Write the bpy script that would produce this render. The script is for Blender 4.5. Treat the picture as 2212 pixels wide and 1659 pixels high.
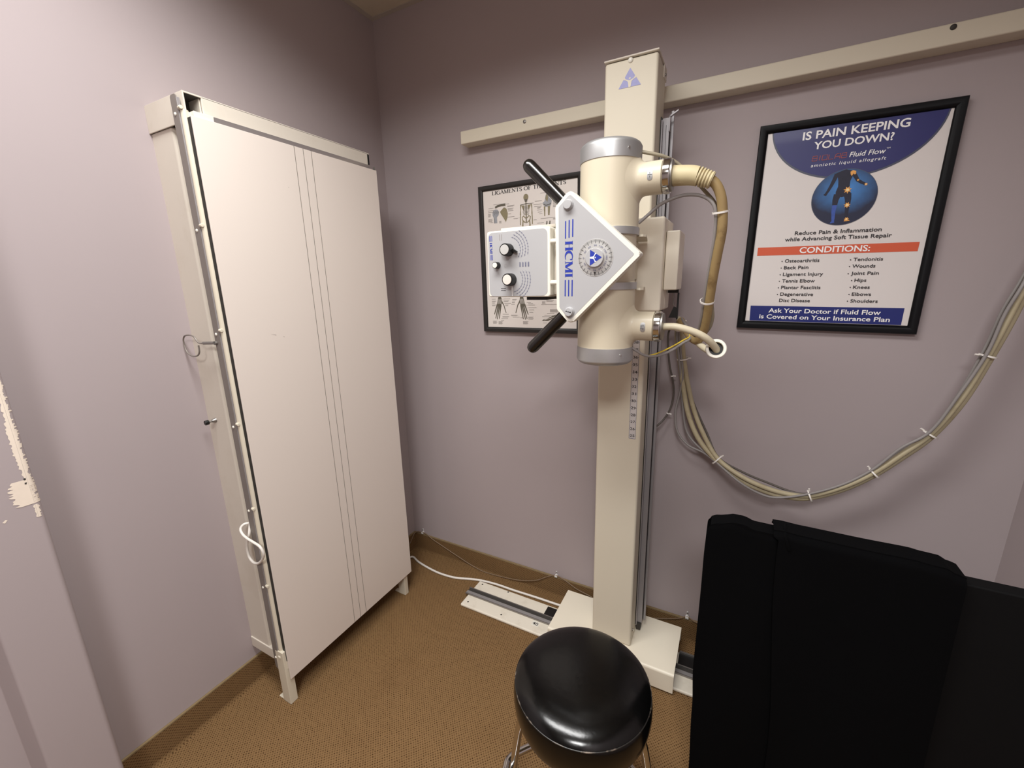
import bpy, bmesh, math, random
from math import sin, cos, pi, radians, atan2, sqrt
from mathutils import Vector, Matrix

scene = bpy.context.scene
COL = scene.collection
for o in list(bpy.data.objects):
    bpy.data.objects.remove(o)

# ------------------------------------------------------------------ camera
CAM = Vector((1.551, -1.671, 1.512))
RIGHT = Vector((0.8863, 0.4626, -0.0200))
UP = Vector((-0.0908, 0.2162, 0.9721))
FWD = Vector((-0.4540, 0.8598, -0.2336))
cd = bpy.data.cameras.new('camera')
cam = bpy.data.objects.new('camera', cd)
COL.objects.link(cam)
m = Matrix((RIGHT, UP, -FWD)).transposed().to_4x4()
m.translation = CAM
cam.matrix_world = m
cd.sensor_fit = 'HORIZONTAL'
cd.sensor_width = 36.0
cd.lens = 36.0 * 903.64 / 2212.0
cd.clip_start = 0.02
scene.camera = cam

# ------------------------------------------------------------------ light and exposure
world = bpy.data.worlds.new('world')
scene.world = world
world.use_nodes = True
world.node_tree.nodes['Background'].inputs[0].default_value = (1.0, 0.97, 0.95, 1)
world.node_tree.nodes['Background'].inputs[1].default_value = 0.05

def area_light(name, loc, sx, sy, power, color, spread=180):
    ld = bpy.data.lights.new(name, 'AREA')
    ld.shape = 'RECTANGLE'
    ld.size = sx
    ld.size_y = sy
    ld.energy = power
    ld.color = color
    ld.spread = radians(spread)
    lo = bpy.data.objects.new(name, ld)
    lo.location = loc
    COL.objects.link(lo)
    return lo
area_light('ceiling_lamp', (0.92, -1.27, 2.655), 1.20, 0.40, 31.5, (1.0, 1.0, 0.98), 153)
area_light('rear_fill_light', (1.72, -2.70, 2.655), 0.60, 0.60, 50.0, (1.0, 1.0, 0.99), 165)  # added fill light that lifts shadows, lower walls and the carriage
scene.view_settings.view_transform = 'Standard'
scene.view_settings.look = 'None'
scene.view_settings.exposure = 0.0
scene.view_settings.gamma = 1.0
scene.view_settings.use_curve_mapping = False

# ------------------------------------------------------------------ materials
def lin(c):
    r = []
    for v in c:
        v = v / 255.0
        r.append(v / 12.92 if v <= 0.04045 else ((v + 0.055) / 1.055) ** 2.4)
    return (r[0], r[1], r[2], 1.0)

class NT:
    def __init__(self, mt):
        self.t = mt.node_tree
        self.b = self.t.nodes['Principled BSDF']
    def n(self, typ, **kw):
        nd = self.t.nodes.new(typ)
        for k, v in kw.items():
            setattr(nd, k, v)
        return nd
    def l(self, a, b):
        self.t.links.new(a, b)
    def math(self, op, a, b=None, c=None):
        nd = self.n('ShaderNodeMath', operation=op)
        for i, v in enumerate((a, b, c)):
            if v is None:
                continue
            if isinstance(v, (int, float)):
                nd.inputs[i].default_value = v
            else:
                self.l(v, nd.inputs[i])
        return nd.outputs[0]
    def mix(self, fac, a, b, mode='MIX'):
        nd = self.n('ShaderNodeMix', data_type='RGBA', blend_type=mode)
        for i, v in ((0, fac), (6, a), (7, b)):
            if isinstance(v, (int, float)):
                nd.inputs[i].default_value = v
            elif isinstance(v, tuple):
                nd.inputs[i].default_value = v
            else:
                self.l(v, nd.inputs[i])
        return nd.outputs[2]
    def obj(self):
        return self.n('ShaderNodeTexCoord').outputs['Object']
    def noise(self, vec, scale, detail=3.0, rough=0.55):
        nd = self.n('ShaderNodeTexNoise')
        self.l(vec, nd.inputs['Vector'])
        nd.inputs['Scale'].default_value = scale
        nd.inputs['Detail'].default_value = detail
        nd.inputs['Roughness'].default_value = rough
        return nd.outputs[0]
    def ramp(self, v, p0, p1):
        nd = self.n('ShaderNodeMapRange')
        nd.inputs[1].default_value = p0
        nd.inputs[2].default_value = p1
        self.l(v, nd.inputs[0])
        return nd.outputs[0]
    def bump(self, h, strength, dist):
        nd = self.n('ShaderNodeBump')
        nd.inputs['Strength'].default_value = strength
        nd.inputs['Distance'].default_value = dist
        self.l(h, nd.inputs['Height'])
        self.l(nd.outputs[0], self.b.inputs['Normal'])

MATS = {}
def mat(name, col, rough=0.5, metal=0.0, var=0.06, vscale=6.0, bump=0.0, bscale=300.0, coat=0.0, spec=0.5, dirt=None, dscale=14.0, damt=0.5):
    mt = bpy.data.materials.new(name)
    mt.use_nodes = True
    t = NT(mt)
    c = lin(col)
    o = t.obj()
    nz = t.noise(o, vscale)
    lo = tuple(v * (1 - var) for v in c[:3]) + (1.0,)
    hi = tuple(min(1.0, v * (1 + var)) for v in c[:3]) + (1.0,)
    colr = t.mix(nz, lo, hi)
    if dirt is not None:
        d = t.ramp(t.noise(o, dscale, 5.0, 0.65), 0.52, 0.72)
        colr = t.mix(t.math('MULTIPLY', d, damt), colr, lin(dirt))
    t.l(colr, t.b.inputs['Base Color'])
    t.b.inputs['Roughness'].default_value = rough
    t.b.inputs['Metallic'].default_value = metal
    t.b.inputs['Specular IOR Level'].default_value = spec
    if coat:
        t.b.inputs['Coat Weight'].default_value = coat
        t.b.inputs['Coat Roughness'].default_value = 0.06
    if bump:
        t.bump(t.noise(o, bscale, 2.0), bump, 0.001)
    MATS[name] = mt
    return mt

def carpet(name, axes=(0, 1), dx=0.0106, dy=0.0056, dots=1.0, base=(124, 96, 64)):
    mt = bpy.data.materials.new(name)
    mt.use_nodes = True
    t = NT(mt)
    o = t.obj()
    # slight wobble of the loops
    wob = t.n('ShaderNodeTexNoise')
    t.l(o, wob.inputs['Vector'])
    wob.inputs['Scale'].default_value = 45.0
    wv = t.n('ShaderNodeVectorMath', operation='MULTIPLY_ADD')
    t.l(wob.outputs['Color'], wv.inputs[0])
    wv.inputs[1].default_value = (0.006, 0.003, 0.003)
    t.l(o, wv.inputs[2])
    s = t.n('ShaderNodeSeparateXYZ')
    t.l(wv.outputs[0], s.inputs[0])
    X, Y = s.outputs[axes[0]], s.outputs[axes[1]]
    yr = t.math('DIVIDE', Y, dy)
    row = t.math('FLOOR', yr)
    fy = t.math('SUBTRACT', t.math('SUBTRACT', yr, row), 0.5)
    xr = t.math('ADD', t.math('DIVIDE', X, dx), t.math('MULTIPLY', row, 0.5))
    fx = t.math('SUBTRACT', t.math('FRACT', xr), 0.5)
    d2 = t.math('SQRT', t.math('ADD', t.math('POWER', t.math('MULTIPLY', fx, 1.25), 2.0), t.math('POWER', fy, 2.0)))
    # per-dot strength
    cell = t.n('ShaderNodeCombineXYZ')
    t.l(t.math('FLOOR', xr), cell.inputs[0])
    t.l(row, cell.inputs[1])
    wn = t.n('ShaderNodeTexWhiteNoise', noise_dimensions='2D')
    t.l(cell.outputs[0], wn.inputs['Vector'])
    st = t.math('MULTIPLY_ADD', wn.outputs[0], 0.55, 0.45)
    dot = t.math('MULTIPLY', t.ramp(d2, 0.36, 0.12), t.math('MULTIPLY', st, dots))
    big = t.noise(o, 5.0, 4.0)
    fine = t.noise(o, 420.0, 2.0)
    b = lin(base)
    lo = tuple(v * 0.80 for v in b[:3]) + (1.0,)
    hi = tuple(v * 1.18 for v in b[:3]) + (1.0,)
    c = t.mix(t.math('MULTIPLY_ADD', fine, 0.6, t.math('MULTIPLY', big, 0.4)), lo, hi)
    ridge = t.ramp(t.math('ABSOLUTE', fy), 0.5, 0.1)
    c = t.mix(t.math('MULTIPLY', ridge, 0.16), c, lin((176, 140, 100)))
    c = t.mix(dot, c, lin((56, 32, 11)))
    stain = t.ramp(t.noise(o, 2.3, 4.0, 0.6), 0.55, 0.75)
    c = t.mix(t.math('MULTIPLY', stain, 0.35), c, lin((96, 68, 40)))
    t.l(c, t.b.inputs['Base Color'])
    t.b.inputs['Roughness'].default_value = 0.95
    t.b.inputs['Specular IOR Level'].default_value = 0.1
    t.bump(t.math('SUBTRACT', t.math('MULTIPLY', fine, 0.3), dot), 0.7, 0.0025)
    MATS[name] = mt
    return mt

M_CARPET = carpet('carpet_weave')
M_CBASE = carpet('carpet_base_strip', axes=(0, 2), dots=0.85, base=(116, 90, 60))
M_CBASEL = carpet('carpet_base_strip_side', axes=(1, 2), dots=0.85, base=(116, 90, 60))
M_CEDGE = mat('carpet_binding', (132, 112, 80), 0.9, var=0.2, vscale=60)
M_WALL = mat('mauve_wall_paint', (172, 160, 161), 0.72, var=0.025, vscale=2.5, bump=0.05, bscale=160, spec=0.3)
M_PRIMER = mat('bare_plaster', (236, 222, 206), 0.8, var=0.08, vscale=40)
M_CEIL = mat('ceiling_white', (196, 184, 164), 0.9, var=0.05, vscale=30)
M_TRIM = mat('ceiling_angle_paint', (176, 166, 156), 0.6)
M_CREAM = mat('cream_enamel', (215, 206, 187), 0.52, var=0.025, vscale=3, bump=0.03, bscale=500, spec=0.35)
M_CREAMF = mat('cream_textured_enamel', (214, 205, 192), 0.5, var=0.03, vscale=4, bump=0.08, bscale=700, dirt=(170, 150, 120), dscale=9, damt=0.12)
M_TUBE = mat('ivory_gloss_enamel', (208, 197, 174), 0.44, var=0.02, vscale=3, bump=0.04, bscale=600, coat=0.12)
M_PANEL = mat('offwhite_laminate', (226, 215, 206), 0.42, var=0.012, vscale=2)
M_LINE = mat('printed_grey_line', (128, 120, 112), 0.5)
M_BLACK = mat('black_rubber', (14, 13, 13), 0.5, var=0.2)
M_DARK = mat('dark_parts_and_shade', (58, 54, 50), 0.7)  # dark small parts, also the shade painted inside the top rail
M_ALU = mat('satin_aluminium', (190, 190, 190), 0.42, metal=0.75, var=0.05, vscale=20)
M_STEEL = mat('brushed_steel', (150, 146, 142), 0.4, metal=0.8, var=0.06, vscale=30)
M_CHROME = mat('chrome', (212, 210, 206), 0.12, metal=1.0, var=0.04, vscale=15)
M_STRIP = mat('grey_metal_strip', (134, 126, 120), 0.5, metal=0.25, var=0.08, vscale=25)
M_RAIL = mat('grey_steel_rail', (160, 156, 158), 0.45, metal=0.45, var=0.06, vscale=18)
M_GREY = mat('light_grey_membrane', (174, 173, 174), 0.42, var=0.012, vscale=5)
M_WHITE = mat('white_plastic', (232, 228, 216), 0.4, var=0.02)
M_BLUE = mat('blue_print', (38, 56, 158), 0.45, var=0.05)
M_PALEBLUE = mat('faded_lilac_print', (150, 150, 196), 0.5, var=0.12, vscale=90)
M_INK = mat('dark_ink', (34, 32, 36), 0.5)
M_SCALEINK = mat('grey_blue_ink', (96, 98, 128), 0.5)
M_KNOB = mat('black_bakelite', (16, 16, 15), 0.42, var=0.1)
M_HANDLE = mat('black_handle_plastic', (20, 17, 16), 0.22, var=0.1, vscale=30, coat=0.3)
M_VINYL = mat('black_vinyl', (5, 5, 5), 0.20, var=0.2, vscale=40, bump=0.22, bscale=70, spec=0.45)
M_PIPING = mat('worn_vinyl_seam', (30, 28, 26), 0.4, dirt=(190, 170, 150), dscale=26, damt=0.9)
M_CLOTH = mat('black_cloth', (4, 4, 5), 0.95, var=0.2, vscale=30, spec=0.08)
M_BOARD = mat('black_board', (7, 7, 8), 0.75, var=0.1, spec=0.15)
M_FRAME = mat('black_frame', (6, 6, 9), 0.4, var=0.1, spec=0.2)
M_FRAMEB = mat('dark_brown_frame', (26, 22, 20), 0.42, var=0.12)
M_PAPER = mat('poster_paper', (226, 219, 216), 0.4, var=0.01, coat=0.04)
M_PAPERL = mat('chart_paper', (222, 214, 208), 0.5, var=0.015)
M_NAVY = mat('navy_print', (36, 37, 104), 0.4, var=0.1, vscale=5, coat=0.04)
M_NAVYG = mat('grey_navy_edge', (74, 78, 98), 0.4)
M_NAVYB = mat('navy_band_print', (28, 40, 112), 0.4, var=0.04, coat=0.04)
M_ORANGE = mat('orange_print', (214, 92, 58), 0.4, var=0.03, coat=0.04)
M_TXTW = mat('white_print', (250, 247, 247), 0.35)
M_TXTK = mat('black_print', (40, 38, 42), 0.4)
M_RED = mat('red_outline_print', (150, 62, 70), 0.4)
M_GLOWP = mat('orange_spot_print', (244, 170, 84), 0.4, var=0.2, vscale=300)
M_GLOWC = mat('pale_spot_print', (255, 226, 170), 0.4)
M_FIG = mat('dark_figure_print', (22, 22, 48), 0.5, var=0.3, vscale=120)
M_FIGB = mat('blue_leg_print', (52, 84, 170), 0.35, var=0.3, vscale=120)
M_BONE = mat('bone_print', (134, 124, 96), 0.5, var=0.3, vscale=200)
M_BONED = mat('bone_shadow_print', (92, 86, 74), 0.5, var=0.3, vscale=200)
M_LIGA = mat('ligament_print', (150, 152, 158), 0.5, var=0.3, vscale=220)
M_FINE = mat('fine_grey_print', (150, 144, 140), 0.5)
M_TAN = mat('yellowed_cable_sleeve', (200, 186, 148), 0.55, var=0.06, dirt=(150, 118, 64), dscale=30, damt=0.45)
M_TANC = mat('grimy_tan_cable', (154, 130, 88), 0.55, var=0.12, vscale=14, dirt=(98, 72, 40), dscale=20, damt=0.7)
M_CREAMC = mat('cream_cable', (208, 198, 172), 0.5, var=0.05, dirt=(176, 156, 116), dscale=18, damt=0.4)
M_BUNDT = mat('beige_bundle_cable', (182, 170, 140), 0.55, var=0.08, dirt=(140, 120, 84), dscale=16, damt=0.4)
M_GREYC = mat('grey_cable', (142, 136, 134), 0.5, var=0.08)
M_GREYW = mat('warm_grey_cable', (152, 142, 122), 0.5, var=0.08)
M_GREYD = mat('dark_grey_cable', (92, 84, 78), 0.5, var=0.1)
M_YELLOW = mat('yellow_green_wire', (226, 196, 70), 0.45, var=0.1, vscale=60)
M_CORD = mat('thin_brown_cord', (130, 108, 86), 0.6, var=0.1)
M_WHITEC = mat('white_cord', (232, 226, 218), 0.45, var=0.03)
M_TIE = mat('white_nylon', (232, 226, 220), 0.4)
M_CLEAR = mat('clear_plastic_clip', (226, 224, 222), 0.2, coat=0.5)

# round blue picture on the poster: a printed blue with a lighter middle
def blue_picture():
    mt = bpy.data.materials.new('blue_round_picture')
    mt.use_nodes = True
    t = NT(mt)
    o = t.obj()
    s = t.n('ShaderNodeSeparateXYZ')
    t.l(o, s.inputs[0])
    px = t.math('DIVIDE', t.math('SUBTRACT', s.outputs[0], PIC[0]), 0.075)
    pz = t.math('DIVIDE', t.math('SUBTRACT', s.outputs[2], PIC[1] + 0.022), 0.062)
    r = t.math('SQRT', t.math('ADD', t.math('POWER', px, 2.0), t.math('POWER', pz, 2.0)))
    r = t.math('ADD', r, t.math('MULTIPLY', t.math('SUBTRACT', t.noise(o, 60.0), 0.5), 0.25))
    f = t.ramp(r, 1.15, 0.15)
    c = t.mix(f, lin((15, 24, 58)), lin((62, 134, 208)))
    t.l(c, t.b.inputs['Base Color'])
    t.b.inputs['Roughness'].default_value = 0.4
    t.b.inputs['Coat Weight'].default_value = 0.04
    return mt

# brushed disc of the knob cap: radial sheen of turned aluminium
M_TURNED = mat('turned_aluminium', (222, 222, 218), 0.32, metal=0.4, var=0.03)
M_TURNED.node_tree.nodes['Principled BSDF'].inputs['Anisotropic'].default_value = 0.8

# ------------------------------------------------------------------ mesh builder
class MB:
    def __init__(self):
        self.v, self.f, self.mi, self.mats = [], [], [], []
    def slot(self, m):
        if m not in self.mats:
            self.mats.append(m)
        return self.mats.index(m)
    def add(self, vs, fs, m):
        b = len(self.v)
        k = self.slot(m)
        self.v += [Vector(p) for p in vs]
        for f in fs:
            self.f.append(tuple(i + b for i in f))
            self.mi.append(k)
        return self
    def bm(self, bm, m):
        bm.verts.index_update()
        return self.add([v.co.copy() for v in bm.verts], [[v.index for v in f.verts] for f in bm.faces], m)
    def box(self, a, b, m, bev=0.0, seg=2):
        lo = [min(a[i], b[i]) for i in range(3)]
        hi = [max(a[i], b[i]) for i in range(3)]
        bm = bmesh.new()
        bmesh.ops.create_cube(bm, size=1.0)
        for v in bm.verts:
            v.co = Vector([(lo[i] + hi[i]) / 2 + v.co[i] * (hi[i] - lo[i]) for i in range(3)])
        if bev > 0:
            bev = min(bev, 0.45 * min(hi[i] - lo[i] for i in range(3)))
            bmesh.ops.bevel(bm, geom=list(bm.edges), offset=bev, segments=seg, profile=0.5, affect='EDGES')
        self.bm(bm, m)
        bm.free()
        return self
    def prism(self, pts, a, b, m, axes='xz', bev=0.0, seg=2):
        """polygon pts in the plane `axes`, extruded along the third axis from a to b (bevel on the a face)"""
        ai = {'xz': (0, 2, 1), 'xy': (0, 1, 2), 'yz': (1, 2, 0)}[axes]
        bm = bmesh.new()
        va, vb = [], []
        for p in pts:
            c = [0, 0, 0]
            c[ai[0]], c[ai[1]] = p[0], p[1]
            c[ai[2]] = a
            va.append(bm.verts.new(c))
            c[ai[2]] = b
            vb.append(bm.verts.new(c))
        n = len(pts)
        fa = bm.faces.new(va)
        bm.faces.new(vb[::-1])
        for i in range(n):
            bm.faces.new((va[i], vb[i], vb[(i + 1) % n], va[(i + 1) % n]))
        if bev > 0:
            bmesh.ops.bevel(bm, geom=list(fa.edges), offset=bev, segments=seg, profile=0.5, affect='EDGES')
        bmesh.ops.recalc_face_normals(bm, faces=list(bm.faces))
        self.bm(bm, m)
        bm.free()
        return self
    def flat(self, pts, y, m, T=None):
        """flat printed shape in an x-z plane facing -y"""
        self.layer = (getattr(self, 'layer', 0) + 1) % 36
        y = y - 0.00001 * self.layer      # overlapping ink strokes lie on one another
        P = [(p[0], y, p[1]) for p in pts]
        area = sum(pts[i][0] * pts[(i + 1) % len(pts)][1] - pts[(i + 1) % len(pts)][0] * pts[i][1] for i in range(len(pts)))
        idx = list(range(len(pts)))
        if area < 0:
            idx.reverse()
        bm = bmesh.new()
        f = bm.faces.new([bm.verts.new(P[i]) for i in idx])
        f.normal_update()
        bmesh.ops.triangulate(bm, faces=[f])
        self.bm(bm, m)
        bm.free()
        return self
    def lathe(self, prof, c, m, axis='z', n=48, cap=True, flip=False):
        """prof: (radius, height) list around an axis through c"""
        vs, fs = [], []
        c = Vector(c)
        for r, h in prof:
            for k in range(n):
                a = 2 * pi * k / n
                if axis == 'z':
                    p = (r * cos(a), r * sin(a), h)
                elif axis == 'x':
                    p = (h, r * cos(a), r * sin(a))
                else:
                    p = (r * sin(a), h, r * cos(a))
                vs.append(c + Vector(p))
        for i in range(len(prof) - 1):
            for k in range(n):
                k2 = (k + 1) % n
                fs.append((i * n + k, i * n + k2, (i + 1) * n + k2, (i + 1) * n + k))
        if cap:
            fs.append(tuple(range(n))[::-1])
            fs.append(tuple((len(prof) - 1) * n + k for k in range(n)))
        return self.add(vs, fs, m)
    def cyl(self, p0, p1, r, m, n=20, r1=None, bev=0.0):
        p0, p1 = Vector(p0), Vector(p1)
        r1 = r if r1 is None else r1
        d = (p1 - p0)
        L = d.length
        q = Vector((0, 0, 1)).rotation_difference(d.normalized())
        if bev > 0:
            prof = [(r - bev, 0), (r - bev * .3, bev * .3), (r, bev), (r1, L - bev), (r1 - bev * .3, L - bev * .3), (r1 - bev, L)]
        else:
            prof = [(r, 0), (r1, L)]
        vs, fs = [], []
        for rr, h in prof:
            for k in range(n):
                a = 2 * pi * k / n
                vs.append(p0 + q @ Vector((rr * cos(a), rr * sin(a), h)))
        for i in range(len(prof) - 1):
            for k in range(n):
                k2 = (k + 1) % n
                fs.append((i * n + k, i * n + k2, (i + 1) * n + k2, (i + 1) * n + k))
        fs.append(tuple(range(n))[::-1])
        fs.append(tuple((len(prof) - 1) * n + k for k in range(n)))
        return self.add(vs, fs, m)
    def tube(self, pts, r, m, n=10, sub=6, closed=False, radf=None):
        P = smooth(pts, sub, closed)
        N = len(P)
        vs, fs = [], []
        t0 = (P[1] - P[0]).normalized()
        nrm = t0.orthogonal().normalized()
        tp = t0
        for i, p in enumerate(P):
            if closed:
                t = (P[(i + 1) % N] - P[i - 1]).normalized()
            else:
                t = (P[min(i + 1, N - 1)] - P[max(i - 1, 0)]).normalized()
            nrm = tp.rotation_difference(t) @ nrm
            nrm = (nrm - t * nrm.dot(t)).normalized()
            tp = t
            bn = t.cross(nrm)
            rr = r if radf is None else radf(i / (N - 1))
            for k in range(n):
                a = 2 * pi * k / n
                vs.append(p + nrm * (rr * cos(a)) + bn * (rr * sin(a)))
        for i in range(N if closed else N - 1):
            i2 = (i + 1) % N
            for k in range(n):
                k2 = (k + 1) % n
                fs.append((i * n + k, i * n + k2, i2 * n + k2, i2 * n + k))
        if not closed:
            fs.append(tuple(range(n))[::-1])
            fs.append(tuple((N - 1) * n + k for k in range(n)))
        return self.add(vs, fs, m)
    def sheet(self, grid, m):
        R, C = len(grid), len(grid[0])
        vs = [p for row in grid for p in row]
        fs = [(r * C + c, r * C + c + 1, (r + 1) * C + c + 1, (r + 1) * C + c) for r in range(R - 1) for c in range(C - 1)]
        return self.add(vs, fs, m)
    def map(self, fn):
        self.v = [Vector(fn(p)) for p in self.v]
        return self
    def build(self, name, parent=None, smooth_angle=38, loc=None):
        """loc None: a child sits on its parent's origin; a top-level mesh gets its own base as origin"""
        if loc is None:
            if parent is not None:
                o0 = world_loc(parent)
            else:
                xs = [p.x for p in self.v]; ys = [p.y for p in self.v]; zs = [p.z for p in self.v]
                o0 = Vector(((min(xs) + max(xs)) / 2, (min(ys) + max(ys)) / 2, min(zs)))
        else:
            o0 = Vector(loc)
        me = bpy.data.meshes.new(name)
        me.from_pydata([p - o0 for p in self.v], [], self.f)
        for mt in self.mats:
            me.materials.append(mt)
        me.polygons.foreach_set('material_index', self.mi)
        bm = bmesh.new()
        bm.from_mesh(me)
        ca = radians(smooth_angle)
        for f in bm.faces:
            f.smooth = True
        for e in bm.edges:
            if len(e.link_faces) == 2:
                e.smooth = e.calc_face_angle(0.0) < ca
        bm.to_mesh(me)
        bm.free()
        me.update()
        ob = bpy.data.objects.new(name, me)
        COL.objects.link(ob)
        wn_ = ob.modifiers.new('flat_faces', 'WEIGHTED_NORMAL')
        wn_.keep_sharp = True
        if parent is not None:
            ob.parent = parent
        else:
            ob.location = o0
        return ob

def world_loc(o):
    v = Vector(o.location)
    while o.parent is not None:
        o = o.parent
        v += Vector(o.location)
    return v

def smooth(pts, sub=6, closed=False):
    P = [Vector(p) for p in pts]
    n = len(P)
    if sub <= 1:
        return P
    out = []
    for i in range(n if closed else n - 1):
        if closed:
            p0, p1, p2, p3 = P[i - 1], P[i], P[(i + 1) % n], P[(i + 2) % n]
        else:
            p1, p2 = P[i], P[i + 1]
            p0 = P[i - 1] if i > 0 else p1 * 2 - p2
            p3 = P[i + 2] if i + 2 < n else p2 * 2 - p1
        for k in range(sub):
            t = k / sub
            out.append(0.5 * ((2 * p1) + (p2 - p0) * t + (2 * p0 - 5 * p1 + 4 * p2 - p3) * t * t + (3 * p1 - p0 - 3 * p2 + p3) * t ** 3))
    if not closed:
        out.append(P[-1])
    return out

def round_poly(pts, r, n=4):
    out = []
    N = len(pts)
    for i in range(N):
        p = Vector(pts[i]); a = Vector(pts[i - 1]); b = Vector(pts[(i + 1) % N])
        rr = r[i] if isinstance(r, (list, tuple)) else r
        if rr <= 0:
            out.append((p.x, p.y)); continue
        u = (a - p).normalized(); w = (b - p).normalized()
        ang = math.acos(max(-1, min(1, u.dot(w))))
        d = rr / math.tan(ang / 2)
        c = p + (u + w).normalized() * (rr / sin(ang / 2))
        s = p + u * d; e = p + w * d
        a0 = atan2(s.y - c.y, s.x - c.x); a1 = atan2(e.y - c.y, e.x - c.x)
        da = (a1 - a0 + pi) % (2 * pi) - pi
        for k in range(n + 1):
            t = a0 + da * k / n
            out.append((c.x + rr * cos(t), c.y + rr * sin(t)))
    return out

def ell(cx, cz, rx, rz, n=40, a0=0.0, a1=2 * pi, rot=0.0):
    out = []
    full = abs((a1 - a0) - 2 * pi) < 1e-6
    for k in range(n if full else n + 1):
        t = a0 + (a1 - a0) * k / n
        x, z = rx * cos(t), rz * sin(t)
        out.append((cx + x * cos(rot) - z * sin(rot), cz + x * sin(rot) + z * cos(rot)))
    return out

def stroke(pts, w, taper=None):
    """a 2D polyline as a ribbon polygon list of quads"""
    qs = []
    P = [Vector(p) for p in pts]
    N = len(P)
    L, Rr = [], []
    for i in range(N):
        t = (P[min(i + 1, N - 1)] - P[max(i - 1, 0)]).normalized()
        nn = Vector((-t.y, t.x))
        ww = w if taper is None else taper(i / (N - 1)) * w
        L.append(P[i] + nn * ww / 2)
        Rr.append(P[i] - nn * ww / 2)
    for i in range(N - 1):
        qs.append([tuple(L[i]), tuple(L[i + 1]), tuple(Rr[i + 1]), tuple(Rr[i])])
    return qs

# ---- lettering: the built-in sans as mesh, and a small drawn serif alphabet
TCACHE = {}
def text_mesh(s, bold=0.0, spacing=1.0):
    key = (s, bold, spacing)
    if key in TCACHE:
        return TCACHE[key]
    cu = bpy.data.curves.new('lettering', 'FONT')
    cu.body = s
    cu.size = 1.0
    cu.offset = bold
    cu.space_character = spacing
    cu.resolution_u = 3
    ob = bpy.data.objects.new('lettering', cu)
    COL.objects.link(ob)
    dg = bpy.context.evaluated_depsgraph_get()
    dg.update()
    me = bpy.data.meshes.new_from_object(ob.evaluated_get(dg))
    vs = [(v.co.x, v.co.y) for v in me.vertices]
    fs = [tuple(p.vertices) for p in me.polygons]
    bpy.data.objects.remove(ob)
    bpy.data.curves.remove(cu)
    bpy.data.meshes.remove(me)
    TCACHE[key] = (vs, fs)
    return vs, fs

CAP = 0.72
def text(mb, s, x0, x1, z0, cap, y, m, bold=0.012, spacing=1.0, shear=0.0, fn=None):
    """letters between x0 and x1, baseline z0, capital height cap, in an x-z plane at y"""
    vs, fs = text_mesh(s, bold, spacing)
    a = min(p[0] for p in vs); b = max(p[0] for p in vs)
    cv, _ = text_mesh('H', bold, 1.0)
    ch = max(p[1] for p in cv) - min(p[1] for p in cv)
    zb = min(p[1] for p in cv)
    sx = (x1 - x0) / (b - a); sz = cap / ch
    P = []
    for px, pz in vs:
        u, w = x0 + (px - a) * sx, (pz - zb) * sz
        u += shear * w
        w += z0
        if fn:
            u, w = fn(u, w)
        P.append((u, y, w))
    mb.add(P, fs, m)

def arc(cx, cy, rx, ry, d0, d1, n=14):
    return [(cx + rx * cos(radians(d0 + (d1 - d0) * k / n)), cy + ry * sin(radians(d0 + (d1 - d0) * k / n))) for k in range(n + 1)]
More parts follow.
